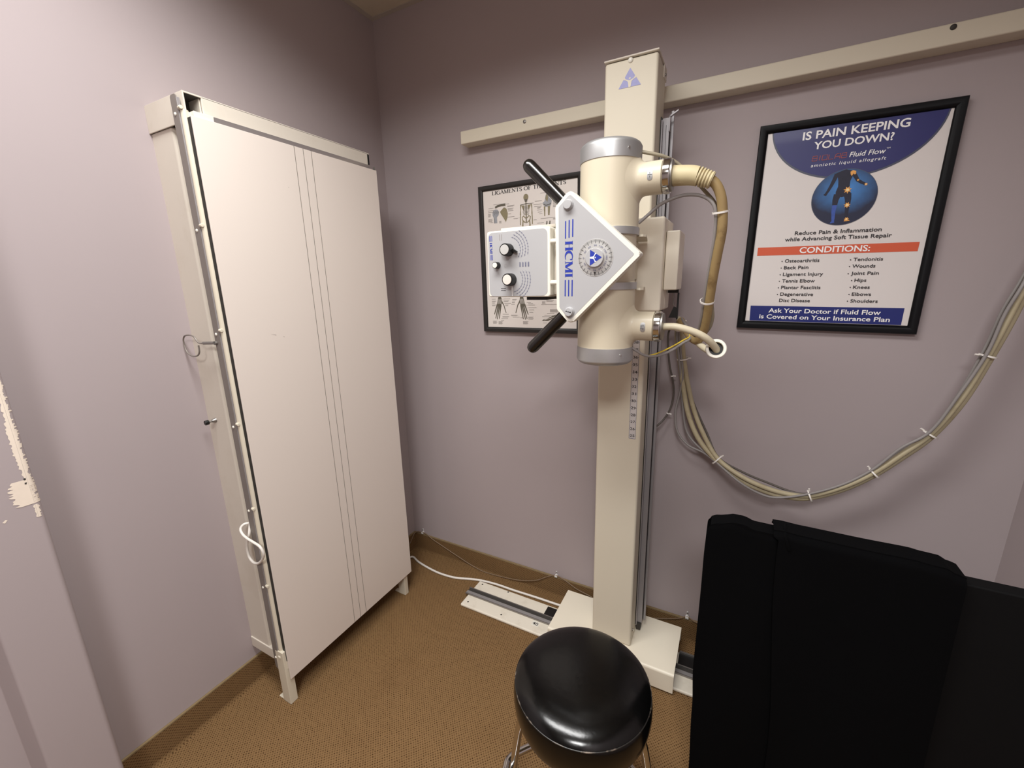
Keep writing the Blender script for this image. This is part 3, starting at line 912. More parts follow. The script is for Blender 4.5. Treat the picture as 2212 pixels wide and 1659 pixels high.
# cable ports
for zc, sign in ((1.757, '+'), (1.3945, '-')):
    pr = MB()
    r0 = 0.0385
    nseg, rows = 64, []
    for d, h in ((0.020, -0.0006), (0.015, 0.0004), (0.0105, 0.0018), (0.0068, 0.0040), (0.0040, 0.0062), (0.0020, 0.0090), (0.0007, 0.0125), (0.0, 0.0160), (0.0, None), (-0.001, None), (-0.006, None)):
        r_i = r0 + d
        row = []
        for k in range(nseg):
            t = 2 * pi * k / nseg
            y_, z_ = r_i * cos(t), r_i * sin(t)
            if h is None:
                x_ = 0.129 if d == 0.0 else (0.1305 if d > -0.002 else 0.131)
            else:
                x_ = min(sqrt(max(R * R - y_ * y_, 1e-6)) + h, 0.110)
            row.append((HX + x_, HY + y_, zc + z_))
        rows.append(row)
    vsp = [p for row in rows for p in row]
    fsp = [(i * nseg + k, i * nseg + (k + 1) % nseg, (i + 1) * nseg + (k + 1) % nseg, (i + 1) * nseg + k) for i in range(len(rows) - 1) for k in range(nseg)]
    pr.add(vsp, fsp, M_TUBE)
    port = pr.build('cable_port', hd)
    nut = MB()
    nut.lathe([(r0 - 0.002, 0.131), (r0 - 0.001, 0.132), (r0 + 0.0015, 0.134), (r0 + 0.0015, 0.147), (r0, 0.149), (r0 - 0.010, 0.1495)], (HX, HY, zc), M_CHROME, axis='x', n=18)
    nut.lathe([(r0 - 0.003, 0.1495), (r0 - 0.003, 0.1535), (r0 - 0.012, 0.1545)], (HX, HY, zc), M_STEEL, axis='x', n=40)
    nut.build('lock_nut', port)
    lbm = MB()
    # small oval label wrapped on the port front
    def wrap(u, v, rr, zc=zc):
        a = v / rr
        return (HX + u, HY - rr * cos(a + 0.02), zc + rr * sin(a + 0.02))
    rr = r0 + 0.0006
    u0 = 0.106 if sign == '+' else 0.108
    half = lambda v: 0.0062 if abs(v) < 0.0065 else 0.0062 * sqrt(max(0.0, 1 - ((abs(v) - 0.0065) / 0.0062) ** 2))
    vv = [-0.0125 + 0.025 * k / 20 for k in range(21)]
    lbm.sheet([[wrap(u0 - half(v), v, rr), wrap(u0 + half(v), v, rr)] for v in vv], M_ALU)
    rr2 = rr + 0.0004
    def bar(x0, x1, z0, z1):
        lbm.add([wrap(u0 + x0, z0, rr2), wrap(u0 + x1, z0, rr2), wrap(u0 + x1, z1, rr2), wrap(u0 + x0, z1, rr2)], [(0, 1, 2, 3)], M_INK)
    if sign == '+':
        bar(-0.0006, 0.0006, -0.006, 0.006)
        bar(-0.0050, 0.0050, -0.0006, 0.0006)
    else:
        bar(0.0000, 0.0016, -0.006, 0.006)
        for q in (-0.003, 0.003):
            bar(-0.0045, -0.0030, q - 0.002, q + 0.002)
    lbm.build('polarity_label', port)
    bs_ = MB()
    s_a = 1.35
    pc = (HX + 0.098, HY - (r0 + 0.0004) * cos(s_a), zc + (r0 + 0.0004) * sin(s_a))
    pts = []
    if sign == '+':
        for du, da in ((-0.008, 1.32), (0.010, 1.32), (0.010, 1.48), (-0.008, 1.48)):
            pts.append((HX + 0.092 + du, HY - (r0 + 0.0006) * cos(da), zc + (r0 + 0.0006) * sin(da)))
        bs_.add(pts, [(0, 1, 2, 3)], M_INK)
        bs_.build('dark_sticker', port)
M_CARR = mat('lightened_cream_enamel', (240, 231, 214), 0.45, var=0.02, vscale=4)  # cream lightened in place of light the tube head blocks
# carriage behind the tube and its side box
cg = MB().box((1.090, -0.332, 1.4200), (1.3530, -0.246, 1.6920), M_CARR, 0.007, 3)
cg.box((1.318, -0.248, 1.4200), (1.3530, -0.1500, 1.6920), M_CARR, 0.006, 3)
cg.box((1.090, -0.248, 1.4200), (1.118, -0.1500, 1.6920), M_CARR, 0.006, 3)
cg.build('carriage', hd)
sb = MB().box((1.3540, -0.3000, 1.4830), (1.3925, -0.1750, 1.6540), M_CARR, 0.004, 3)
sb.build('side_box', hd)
hb = MB()
hb.box((1.3560, -0.205, 1.4720), (1.3880, -0.190, 1.4830), M_BLACK, 0.001)
hb.box((1.3850, -0.200, 1.3880), (1.3900, -0.188, 1.4720), M_BLACK, 0.001)
hb.prism([(1.362, 1.392), (1.386, 1.392), (1.386, 1.424), (1.376, 1.428)], -0.200, -0.188, M_BLACK, axes='xz')
hb.tube([(1.372, -0.198, 1.476), (1.374, -0.199, 1.462), (1.372, -0.200, 1.450), (1.376, -0.198, 1.432)], 0.0022, M_STEEL, 8, 5)
hb.build('cable_bracket', hd)

# the diamond control panel on the front
cpn = MB()
poly = [(1.171, 1.7320), (1.1335, 1.6950), (1.1390, 1.4440), (1.1765, 1.4050), (1.3490, 1.5735)]
poly = round_poly(poly, [0.012, 0.012, 0.012, 0.012, 0.006], 5)
cpn.prism(poly, -0.6300, -0.5980, M_WHITE, axes='xz', bev=0.004, seg=3)
panel = cpn.build('control_panel', hd)
ip = round_poly([(1.1715, 1.7210), (1.1422, 1.6930), (1.1464, 1.4490), (1.1752, 1.4160), (1.3330, 1.5735)], [0.007, 0.007, 0.007, 0.007, 0.003], 4)
fp = MB().flat(ip, -0.6304, M_GREY)
DCX, DCZ = 1.2390, 1.5690
# blue bars and lettering reading downwards
YF = -0.6308
for z0, z1 in ((1.6180, 1.6600), (1.4770, 1.5180)):
    for k in range(3):
        x = 1.1600 + 0.0093 * k + (0.0015 if z0 < 1.55 else 0) * 0.3
        dz = 0.0016 * k if z0 > 1.55 else 0
        fp.flat(round_poly([(x, z0 + dz), (x + 0.0030, z0 + dz), (x + 0.0030, z1 + dz), (x, z1 + dz)], 0.0014, 3), YF, M_BLUE)
serif_text(fp, 'HCMI', lambda u, v: (1.1605 + 0.0200 * v + 0.0008 * u, YF, 1.6130 - 0.0895 * u), M_BLUE, 1.25)
fp.build('face_plate', panel)
# angle dial, recessed: ring, ticks, boss, emblem
dl = MB()
dl.lathe([(0.0445, -0.6305), (0.0440, -0.6312), (0.0425, -0.6308), (0.030, -0.6325), (0.0228, -0.6330)], (DCX, 0, DCZ), mat('silver_dial', (214, 213, 210), 0.3, metal=0.5), axis='y', n=64, cap=False)
dial = dl.build('angle_dial', panel)
tk = MB()
for k in range(120):
    a = 2 * pi * k / 120
    r0, r1 = (0.0345, 0.0425) if k % 5 == 0 else (0.0385, 0.0420)
    w = 0.0005 if k % 5 == 0 else 0.00025
    t = Vector((cos(a), sin(a))); nn = Vector((-t.y, t.x)) * w
    q = [t * r0 + nn, t * r1 + nn, t * r1 - nn, t * r0 - nn]
    tk.add([(DCX + p.x, -0.6328 if abs(p.length - r0) < 0.002 else -0.6316, DCZ + p.y) for p in q], [(0, 1, 2, 3)], M_INK)
for k, s_ in enumerate(('0', '30', '60', '90', '120', '150', '180', '150', '120', '90', '60', '30')):
    a = pi + 2 * pi * k / 12
    def rot(u, v, a=a):
        return (DCX + 0.0290 * cos(a) + u * cos(a - pi / 2) - v * sin(a - pi / 2), DCZ + 0.0290 * sin(a) + u * sin(a - pi / 2) + v * cos(a - pi / 2))
    w = 0.0018 * len(s_)
    text(tk, s_, -w, w, -0.0018, 0.0036, -0.6334, M_SCALEINK, 0.0, fn=rot)
tk.lathe([(0.0022, -0.6318), (0.0022, -0.6345), (0.001, -0.6350)], (DCX + 0.0005, 0, DCZ - 0.0350), M_BLACK, axis='y', n=12)
tk.build('dial_markings', dial)
bo = MB().lathe([(0.0228, -0.6320), (0.0224, -0.6395), (0.0215, -0.6405), (0.001, -0.6406)], (DCX, 0, DCZ), M_GREY, axis='y', n=48)
emblem(bo, lambda u, v: (DCX - 0.0102 + 0.0300 * v, DCZ - 0.0375 * u), -0.6409, M_BLUE, M_TXTW)
bo.build('dial_boss', dial)
# two round buttons
for bx, bz, ico in ((1.1682, 1.6965, 0), (1.1745, 1.4375, 1)):
    rb_ = MB()
    rb_.lathe([(0.0130, -0.6305), (0.0128, -0.6330), (0.0115, -0.6345)], (bx, 0, bz), M_GREY, axis='y', n=40)
    rb_.lathe([(0.0112, -0.6330), (0.0110, -0.6395), (0.0098, -0.6412), (0.001, -0.6414)], (bx, 0, bz), M_GREY, axis='y', n=40)
    if ico:
        for u in (-0.005, 0.0, 0.005):
            rb_.flat(ell(bx + u, bz - 0.0012 * u / 0.005 + 0.001, 0.0016, 0.0016, 12), -0.6417, M_INK)
        rb_.flat([(bx - 0.0078, bz + 0.0022), (bx - 0.0050, bz + 0.0040), (bx - 0.0050, bz + 0.0004)], -0.6417, M_INK)
        rb_.flat([(bx + 0.0078, bz - 0.0004), (bx + 0.0050, bz + 0.0014), (bx + 0.0050, bz - 0.0022)], -0.6417, M_INK)
        rb_.flat([(bx - 0.005, bz + 0.0018), (bx + 0.005, bz - 0.0004), (bx + 0.005, bz - 0.0010), (bx - 0.005, bz + 0.0012)], -0.6417, M_INK)
    rb_.build('push_button', panel)
# handles
for p0, p1 in (((1.172, -0.600, 1.682), (1.0405, -0.592, 1.8130)), ((1.178, -0.600, 1.455), (1.0465, -0.592, 1.3290))):
    p0, p1 = Vector(p0), Vector(p1)
    d = (p1 - p0).normalized()
    L = (p1 - p0).length
    h = MB()
    q = Vector((0, 0, 1)).rotation_difference(d)
    prof = [(0.0160, 0.0), (0.0163, L * 0.3), (0.0172, L * 0.8), (0.0175, L - 0.012), (0.0166, L - 0.004), (0.0135, L + 0.003), (0.0075, L + 0.0075), (0.0006, L + 0.009)]
    n = 28
    vs, fs = [], []
    for r0, hh in prof:
        for k in range(n):
            a = 2 * pi * k / n
            vs.append(p0 + q @ Vector((r0 * cos(a), r0 * sin(a), hh)))
    for i in range(len(prof) - 1):
        for k in range(n):
            fs.append((i * n + k, i * n + (k + 1) % n, (i + 1) * n + (k + 1) % n, (i + 1) * n + k))
    fs.append(tuple(range(n))[::-1])
    fs.append(tuple((len(prof) - 1) * n + k for k in range(n)))
    h.add(vs, fs, M_HANDLE)
    h.build('grip_handle', hd)
# collimator box with three knobs
co = MB()
cface = round_poly([(0.9150, 1.4745), (1.1080, 1.4745), (1.1070, 1.6560), (0.9140, 1.6545)], 0.007, 4)
co.prism(cface, -0.6000, -0.480, M_WHITE, axes='xz', bev=0.004, seg=3)
col_ = co.build('collimator', hd)
cf = MB().flat(round_poly([(0.9195, 1.4765), (1.1005, 1.4785), (1.0995, 1.6515), (0.9185, 1.6500)], 0.014, 5), -0.6004, M_GREY)
YC = -0.6008
for k in range(3):
    x = 0.9235 + 0.0034 * k
    cf.flat([(x, 1.6275), (x + 0.0015, 1.6275), (x + 0.0015, 1.6425), (x, 1.6425)], YC, M_BLUE)
    cf.flat([(x + 0.001, 1.5770), (x + 0.0025, 1.5770), (x + 0.0025, 1.5920), (x + 0.001, 1.5920)], YC, M_BLUE)
serif_text(cf, 'HCMI', lambda u, v: (0.9240 + 0.0075 * v + 0.0008 * u, YC, 1.6245 - 0.0300 * u), M_BLUE, 1.2)
for x in (0.9555, 0.9615):
    cf.flat([(x, 1.6285), (x + 0.0016, 1.6285), (x + 0.0016, 1.6450), (x, 1.6450)], YC, M_FINE)
for z in (1.4925, 1.4980):
    cf.flat([(0.957, z), (0.9725, z), (0.9725, z + 0.0013), (0.957, z + 0.0013)], YC, M_INK)
def scale_arcs(cx, cz, d0, d1):
    for j, r in enumerate((0.0340, 0.0415, 0.0495, 0.0575)):
        a, b = (d0 + 8 * j, d1 - 6 * j) if d1 > 0 else (d0, d1)
        for q in stroke(arc(cx, cz, r, r, a, b, 22), 0.0007):
            cf.flat(q, YC, M_SCALEINK)
        nt = 9
        for k in range(nt):
            t = radians(a + (b - a) * (k + 0.5) / nt)
            for q in stroke([(cx + (r - 0.0020) * cos(t), cz + (r - 0.0020) * sin(t)), (cx + (r + 0.0020) * cos(t), cz + (r + 0.0020) * sin(t))], 0.0007):
                cf.flat(q, YC, M_SCALEINK)
KU, KL, KS = (0.9840, 1.6020), (0.9900, 1.5225), (0.9480, 1.5625)
scale_arcs(KU[0] + 0.002, KU[1], -38, 78)
scale_arcs(KL[0] + 0.002, KL[1], -80, 40)
for j in range(4):
    x = 1.0165 + 0.0085 * j
    for k in range(3):
        cf.flat([(x + 0.0016 * k, 1.5560), (x + 0.0016 * k + 0.0009, 1.5560), (x + 0.0016 * k + 0.0009, 1.5690 - 0.002 * ((k + j) % 2)), (x + 0.0016 * k, 1.5690)], YC, M_SCALEINK)
for k in range(8):
    a = 2 * pi * k / 8
    for q in stroke([(0.9740 + 0.003 * cos(a), 1.5600 + 0.003 * sin(a)), (0.9740 + 0.0055 * cos(a), 1.5600 + 0.0055 * sin(a))], 0.0006):
        cf.flat(q, YC, M_FINE)
cf.build('scale_plate', col_)
for (kx, kz), r, L, capm, nm in ((KU, 0.0165, 0.024, M_TURNED, 'large_knob'), (KL, 0.0168, 0.024, M_PANEL, 'large_knob'), (KS, 0.0092, 0.016, M_WHITE, 'small_knob')):
    k = MB()
    k.lathe([(r * 1.03, -0.6010), (r, -0.6010 - L * .9), (r * 0.95, -0.6010 - L), (r * 0.80, -0.6012 - L)], (kx, 0, kz), M_KNOB, axis='y', n=36)
    k.lathe([(r * 0.80, -0.6010 - L), (r * 0.78, -0.6022 - L), (0.0005, -0.6024 - L)], (kx, 0, kz), capm, axis='y', n=36)
    if (kx, kz) == KU:
        k.prism([(kx + r * 0.7, kz - 0.004), (kx + r + 0.0115, kz - 0.009), (kx + r + 0.013, kz - 0.005), (kx + r * 0.9, kz + 0.004)], -0.610, -0.6035, M_KNOB, axes='xz')
    if (kx, kz) == KL:
        k.prism([(kx + 0.004, kz - r), (kx + 0.0065, kz - r), (kx + 0.0065, kz - r - 0.028), (kx + 0.0045, kz - r - 0.028)], -0.6065, -0.6055, M_CLEAR, axes='xz')
    k.build(nm, col_)
rlm = MB()
rlm.box((0.930, -0.545, 1.6600), (1.100, -0.478, 1.6680), M_CREAMF, 0.002)
rlm.box((0.940, -0.540, 1.6550), (1.050, -0.480, 1.6602), M_BLACK)
rlm.build('accessory_rail', col_)
MB().box((1.030, -0.585, 1.4660), (1.092, -0.480, 1.4747), M_BLACK, 0.001).build('lower_slot', col_)
for z in (1.618, 1.512):
    MB().cyl((1.1075, -0.594, z), (1.1420, -0.594, z), 0.0062, M_WHITE, 16, bev=0.001).build('hinge_pin', col_)
MB().box((1.1085, -0.575, 1.480), (1.150, -0.470, 1.650), M_CREAMF, 0.003).build('mounting_flange', col_)

# ================================================================== POSTERS
def frame_mesh(w, h, fw, d, m):
    """frame in local x-z, centred, front at y = -d"""
    mb = MB()
    o = [(-w / 2, -h / 2), (w / 2, -h / 2), (w / 2, h / 2), (-w / 2, h / 2)]
    prof = [(0.0, 0.0), (0.0, -d + 0.003), (0.002, -d), (fw * 0.6, -d), (fw - 0.002, -d + 0.004), (fw, -d + 0.007), (fw, 0.0)]
    vs = []
    for ins, y in prof:
        for k, (x, z) in enumerate(o):
            vs.append((x - math.copysign(ins, x), y, z - math.copysign(ins, z)))
    fs = []
    for i in range(len(prof) - 1):
        for k in range(4):
            k2 = (k + 1) % 4
            fs.append((i * 4 + k, i * 4 + k2, (i + 1) * 4 + k2, (i + 1) * 4 + k))
    mb.add(vs, fs, m)
    return mb
def local_build(mb, name, parent):
    return mb.build(name, parent, loc=(0, 0, 0))

PW, PH = 0.4735, 0.6255
p1 = thing('framed_poster', 'black-framed blue and white pain poster with an orange CONDITIONS bar, right of the column', 'poster', (1.8058, 0.0, 1.6566))
p1.rotation_euler = (0, radians(0.8), 0)
local_build(frame_mesh(PW, PH, 0.0235, 0.020, M_FRAME), 'frame', p1)
IW, IT, IB = 0.2140, 0.2900, -0.2850
PIC = (0.0049, 0.0867)
M_PIC = blue_picture()
pt = MB()
YP = -0.0105
pt.box((-IW - 0.003, YP, IB - 0.003), (IW + 0.003, YP + 0.004, IT + 0.003), M_PAPER)
E1 = 0.0005
def below(pts, top):
    return [(p[0], min(p[1], top)) for p in pts]
pt.flat(below(ell(0.0025, 0.300, 0.2050, 0.1600, 72), IT + 0.002), YP - E1, M_NAVYG)
pt.flat(below(ell(0.0025, 0.304, 0.2020, 0.1590, 72), IT + 0.002), YP - E1 * 1.5, M_NAVY)
pt.flat([(-0.2022, -0.0492), (0.2008, -0.0492), (0.2002, -0.0748), (-0.2018, -0.0748)], YP - E1, M_ORANGE)
pt.flat([(-0.2020, -0.2370), (0.1985, -0.2370), (0.1985, IB - 0.002), (-0.2000, IB - 0.002)], YP - E1, M_NAVYB)
pt.flat(ell(PIC[0], PIC[1], 0.0795, 0.0788, 64), YP - E1 * 2, M_NAVYG)
pt.flat(ell(PIC[0], PIC[1], 0.0783, 0.0776, 64), YP - E1 * 2.5, M_PIC)
# silhouette of a standing man with glowing joints
def sil(polys, m, y):
    for q in polys:
        pt.flat(q, y, m)
YF2 = YP - E1 * 3
body = [(-0.0230, 0.1555), (-0.012, 0.1600), (0.000, 0.1640), (0.012, 0.1600), (0.0215, 0.1540), (0.0180, 0.1430), (0.0145, 0.1310), (0.0150, 0.1180), (0.0185, 0.1040), (0.0205, 0.0930), (0.0, 0.0870), (-0.0160, 0.0920), (-0.0165, 0.1040), (-0.0130, 0.1180), (-0.0145, 0.1330), (-0.0175, 0.1450)]
sil([body], M_FIG, YF2)
lim = lambda pts, w, tp: stroke(pts, w, tp)
sil(lim([(-0.0205, 0.1535), (-0.0250, 0.1380), (-0.0300, 0.1230), (-0.0360, 0.1080), (-0.0410, 0.0990)], 0.0105, lambda t: 1.1 - 0.55 * t), M_FIG, YF2)
sil([[(-0.0385, 0.1050), (-0.0465, 0.0985), (-0.0450, 0.0965), (-0.0395, 0.0940), (-0.0360, 0.1000)]], M_FIG, YF2)
sil(lim([(0.0190, 0.1520), (0.0255, 0.1420), (0.0320, 0.1310), (0.0420, 0.1240), (0.0520, 0.1185)], 0.0100, lambda t: 1.1 - 0.5 * t), M_FIG, YF2)
sil(lim([(-0.0110, 0.0960), (-0.0140, 0.0800), (-0.0140, 0.0640)], 0.0185, lambda t: 1.0 - 0.35 * t), M_FIG, YF2)
sil(lim([(-0.0140, 0.0660), (-0.0145, 0.0480), (-0.0125, 0.0280), (-0.0120, 0.0190)], 0.0120, lambda t: 1.0 - 0.5 * t), M_FIGB, YF2)
sil([[(-0.0150, 0.0215), (-0.0090, 0.0215), (-0.0080, 0.0160), (-0.0190, 0.0140), (-0.0185, 0.0165)]], M_FIGB, YF2)
sil(lim([(0.0130, 0.0960), (0.0165, 0.0800), (0.0175, 0.0640)], 0.0180, lambda t: 1.0 - 0.32 * t), M_FIG, YF2)
sil(lim([(0.0175, 0.0660), (0.0180, 0.0480), (0.0190, 0.0300), (0.0200, 0.0220)], 0.0110, lambda t: 1.0 - 0.5 * t), M_FIG, YF2)
sil([[(0.0165, 0.0240), (0.0225, 0.0240), (0.0300, 0.0195), (0.0150, 0.0180)]], M_GLOWP, YF2)
def glow(cx, cz, r, n=7, k=1.0):
    pts = []
    for i in range(2 * n):
        a = pi * i / n + 0.3
        q = r * (1.0 if i % 2 == 0 else 0.5)
        pts.append((cx + q * cos(a), cz + q * sin(a)))
    pt.flat(pts, YF2 - E1, M_GLOWP)
    pt.flat(ell(cx, cz, r * 0.36 * k, r * 0.36 * k, 14), YF2 - E1 * 1.6, M_GLOWC)
glow(0.0115, 0.1065, 0.0105)
glow(0.0165, 0.0640, 0.0088)
glow(0.0205, 0.0240, 0.0068)
glow(0.0325, 0.1315, 0.0035)
glow(0.0530, 0.1182, 0.0048)
pt.flat([(0.0110, 0.1560), (0.0170, 0.1600), (0.0245, 0.1565), (0.0250, 0.1490), (0.0215, 0.1475), (0.0190, 0.1510), (0.0160, 0.1440), (0.0125, 0.1490)], YF2 - E1, M_GLOWP)
YT = YP - E1 * 3
LINES = [("IS PAIN KEEPING", -0.1207, 0.1274, 0.2576, 0.0222, 'w', .02), ("YOU DOWN?", -0.0894, 0.0972, 0.2285, 0.0205, 'w', .02),
 ("Fluid Flow", 0.002, 0.0834, 0.1963, 0.0135, 'w', .008), ("TM", 0.0851, 0.0935, 0.2074, 0.0037, 'w', .0), ("amniotic liquid allograft", -0.0896, 0.0877, 0.1796, 0.0085, 'w', .006),
 ("Reduce Pain & Inflammation", -0.1053, 0.1094, -0.0149, 0.0112, 'k', .014), ("while Advancing Soft Tissue Repair", -0.1295, 0.135, -0.0327, 0.0112, 'k', .014),
 ("CONDITIONS:", -0.0859, 0.0907, -0.0704, 0.0178, 'w', .02)]
for s_, x1, z in (('Osteoarthritis', -0.0296, -0.0981), ('Back Pain', -0.0554, -0.119), ('Ligament Injury', -0.0145, -0.140), ('Tennis Elbow', -0.0333, -0.1607), ('Plantar Fasciitis', -0.0153, -0.1816), ('Degenerative', -0.0317, -0.203)):
    LINES.append((s_, -0.1215, x1, z, 0.0103, 'k', .012))
    pt.flat(ell(-0.1290, z + 0.0040, 0.0016, 0.0016, 10), YT, M_TXTK)
LINES.append(("Disc Disease", -0.122, -0.0374, -0.223, 0.0102, 'k', .012))
for s_, x0, x1, z in (('Tendonitis', 0.047, 0.1258, -0.0983), ('Wounds', 0.0472, 0.1111, -0.1179), ('Joint Pain', 0.0472, 0.1225, -0.1391), ('Hips', 0.0588, 0.0961, -0.1598), ('Knees', 0.0585, 0.1074, -0.1804), ('Elbows', 0.0584, 0.1137, -0.2014), ('Shoulders', 0.0577, 0.1329, -0.2221)):
    LINES.append((s_, x0 + 0.0085, x1, z, 0.0098, 'k', .012))
    pt.flat(ell(x0 + 0.0016, z + 0.0040, 0.0016, 0.0016, 10), YT, M_TXTK)
LINES += [("Ask Your Doctor if Fluid Flow", -0.1476, 0.1456, -0.2585, 0.0140, 'w', .016), ("is Covered on Your Insurance Plan", -0.1726, 0.1702, -0.2788, 0.0140, 'w', .016)]
for s_, x0, x1, z, cap_, c_, bo_ in LINES:
    text(pt, s_, x0, x1, z, cap_, YT, M_TXTW if c_ == 'w' else M_TXTK, bo_, shear=(0.18 if s_.startswith('amni') or s_.startswith('Fluid') else 0.0), spacing=(1.25 if s_.startswith('amni') else 1.0))
# squared outline letters
def outline_word(x0, x1, z0, h):
    G = {'B': [[(0, 0), (1, 0), (1, .5), (0, .5), (0, 0)], [(0, .5), (.9, .5), (.9, 1), (0, 1), (0, .5)]], 'I': [[(.5, 0), (.5, 1)]], 'O': [[(0, 0), (1, 0), (1, 1), (0, 1), (0, 0)]], 'L': [[(0, 1), (0, 0), (1, 0)]], 'A': [[(0, 0), (0, .75), (.35, 1), (1, 1), (1, 0)], [(0, .4), (1, .4)]]}
    word = 'BIOLAB'
    ws = {'I': 0.4}
    tot = sum(ws.get(c, 1.0) + 0.32 for c in word)
    x = x0
    for c in word:
        w = ws.get(c, 1.0) / tot * (x1 - x0)
        for pl_ in G[c]:
            for q in stroke([(x + p[0] * w + 0.1 * p[1] * h, z0 + p[1] * h) for p in pl_], 0.0021):
                pt.flat(q, YT, M_RED)
            
        x += w + 0.32 / tot * (x1 - x0)
outline_word(-0.0885, -0.0015, 0.1965, 0.0130)
local_build(pt, 'print', p1)

# ---- ligaments chart
LW, LH = 0.4650, 0.6160
p2 = thing('framed_poster', 'black-framed anatomical chart of ligaments, hung behind the x-ray tube head', 'poster', (0.535 + LW / 2, 0.0, 1.918 - LH / 2))
p2.rotation_euler = (0, radians(-0.55), 0)
local_build(frame_mesh(LW, LH, 0.0205, 0.020, M_FRAMEB), 'frame', p2)
lc = MB()
lc.box((-LW / 2 + 0.017, YP, -LH / 2 + 0.017), (LW / 2 - 0.017, YP + 0.004, LH / 2 - 0.017), M_PAPERL)
def Lx(p):
    return (p[0] - LW / 2, p[1] + LH / 2)
YL = YP - 0.0005
def lstroke(pts, w, m, taper=None, y=None):
    for q in stroke([Lx(p) for p in pts], w, taper):
        lc.flat(q, YL if y is None else y, m)
def lpoly(pts, m, y=None):
    lc.flat([Lx(p) for p in pts], YL if y is None else y, m)
serif_text(lc, 'LIGAMENTS OF THE JOINTS', lambda u, v: (0.0640 + 0.334 * u - LW / 2, YL, -0.0395 + 0.0145 * v + 0.0035 * u + LH / 2), M_INK, 1.0)
def caption(x, z, w, rows=1, h=0.0016):
    for k in range(rows):
        lc.flat([Lx(p) for p in ((x, z - 0.0034 * k), (x + w * (1 - 0.15 * (k % 2)), z - 0.0034 * k), (x + w * (1 - 0.15 * (k % 2)), z - 0.0034 * k - h), (x, z - 0.0034 * k - h))], YL, M_FINE)
def lead(x0, z0, x1, z1):
    lstroke([(x0, z0), (x1, z1)], 0.0005, M_FINE)
# back view of a skeleton
def skeleton(cx, top):
    s = 1.0
    lpoly([(cx + p[0], top + p[1]) for p in ell(0.0, -0.0125, 0.0112, 0.0130, 20)], M_BONE)
    lpoly([(cx - 0.0075, top - 0.0200), (cx + 0.0075, top - 0.0200), (cx + 0.0050, top - 0.0300), (cx - 0.0050, top - 0.0300)], M_BONED)
    lstroke([(cx, top - 0.028), (cx, top - 0.112)], 0.0042, M_BONED)
    for k in range(14):
        lstroke([(cx - 0.0026, top - 0.034 - 0.0056 * k), (cx + 0.0026, top - 0.034 - 0.0056 * k)], 0.0022, M_BONE, y=YL - 0.0003)
    lstroke([(cx - 0.0260, top - 0.0400), (cx - 0.012, top - 0.0385), (cx, top - 0.0370), (cx + 0.012, top - 0.0380), (cx + 0.0265, top - 0.0385)], 0.0028, M_BONED)
    for sd in (-1, 1):
        lpoly([(cx + sd * 0.0070, top - 0.0430), (cx + sd * 0.0220, top - 0.0420), (cx + sd * 0.0120, top - 0.0630)], M_BONE)
        for k in range(7):
            z = top - 0.046 - 0.0052 * k
            w = 0.0150 - 0.0004 * (k - 3) ** 2
            lstroke([(cx, z), (cx + sd * w * 0.6, z - 0.0005), (cx + sd * w, z - 0.0040)], 0.0013, M_BONED, y=YL - 0.0003)
        lstroke([(cx + sd * 0.0245, top - 0.0410), (cx + sd * 0.0262, top - 0.0600), (cx + sd * 0.0265, top - 0.0780)], 0.0046, M_BONE, lambda t: 1.2 - 0.5 * sin(pi * t))
        lstroke([(cx + sd * 0.0265, top - 0.0780), (cx + sd * 0.0275, top - 0.0950), (cx + sd * 0.0275, top - 0.118)], 0.0040, M_BONE)
        lstroke([(cx + sd * 0.0030, top - 0.0930), (cx + sd * 0.0120, top - 0.0840), (cx + sd * 0.0190, top - 0.0880), (cx + sd * 0.0170, top - 0.0990), (cx + sd * 0.0100, top - 0.1060), (cx + sd * 0.0040, top - 0.1100)], 0.0040, M_BONE)
        lstroke([(cx + sd * 0.0150, top - 0.1030), (cx + sd * 0.0165, top - 0.118)], 0.0050, M_BONE)
        lstroke([(cx + sd * 0.0165, top - 0.118), (cx + sd * 0.0150, top - 0.205), (cx + sd * 0.0130, top - 0.300)], 0.0055, M_BONE, lambda t: 1.1 - 0.3 * sin(2 * pi * t))
skeleton(0.2235, -0.0520)
# shoulder
lpoly([(0.0640, -0.1080), (0.0690, -0.1000), (0.0800, -0.0965), (0.0900, -0.0990), (0.0960, -0.1080), (0.0940, -0.1200), (0.0850, -0.1290), (0.0860, -0.1520), (0.0700, -0.1520), (0.0690, -0.1300), (0.0640, -0.1200)], M_LIGA)
lpoly([(0.1010, -0.1080), (0.1210, -0.0920), (0.1330, -0.1000), (0.1380, -0.1180), (0.1360, -0.1340), (0.1270, -0.1520), (0.1080, -0.1260)], M_BONE)
lstroke([(0.0780, -0.0900), (0.0900, -0.0850), (0.1080, -0.0830), (0.1280, -0.0830)], 0.0085, M_BONED)
for k in range(6):
    lstroke([(0.0690 + 0.005 * k, -0.1040 - 0.002 * (k % 2)), (0.0740 + 0.004 * k, -0.1180 + 0.002 * (k % 3))], 0.0012, M_BONED, y=YL - 0.0003)
lstroke([(0.0740, -0.1320), (0.0735, -0.1510)], 0.0012, M_BONED, y=YL - 0.0003)
lstroke([(0.0960, -0.1060), (0.1180, -0.1380), (0.1265, -0.1510)], 0.0022, M_PAPERL, y=YL - 0.0003)
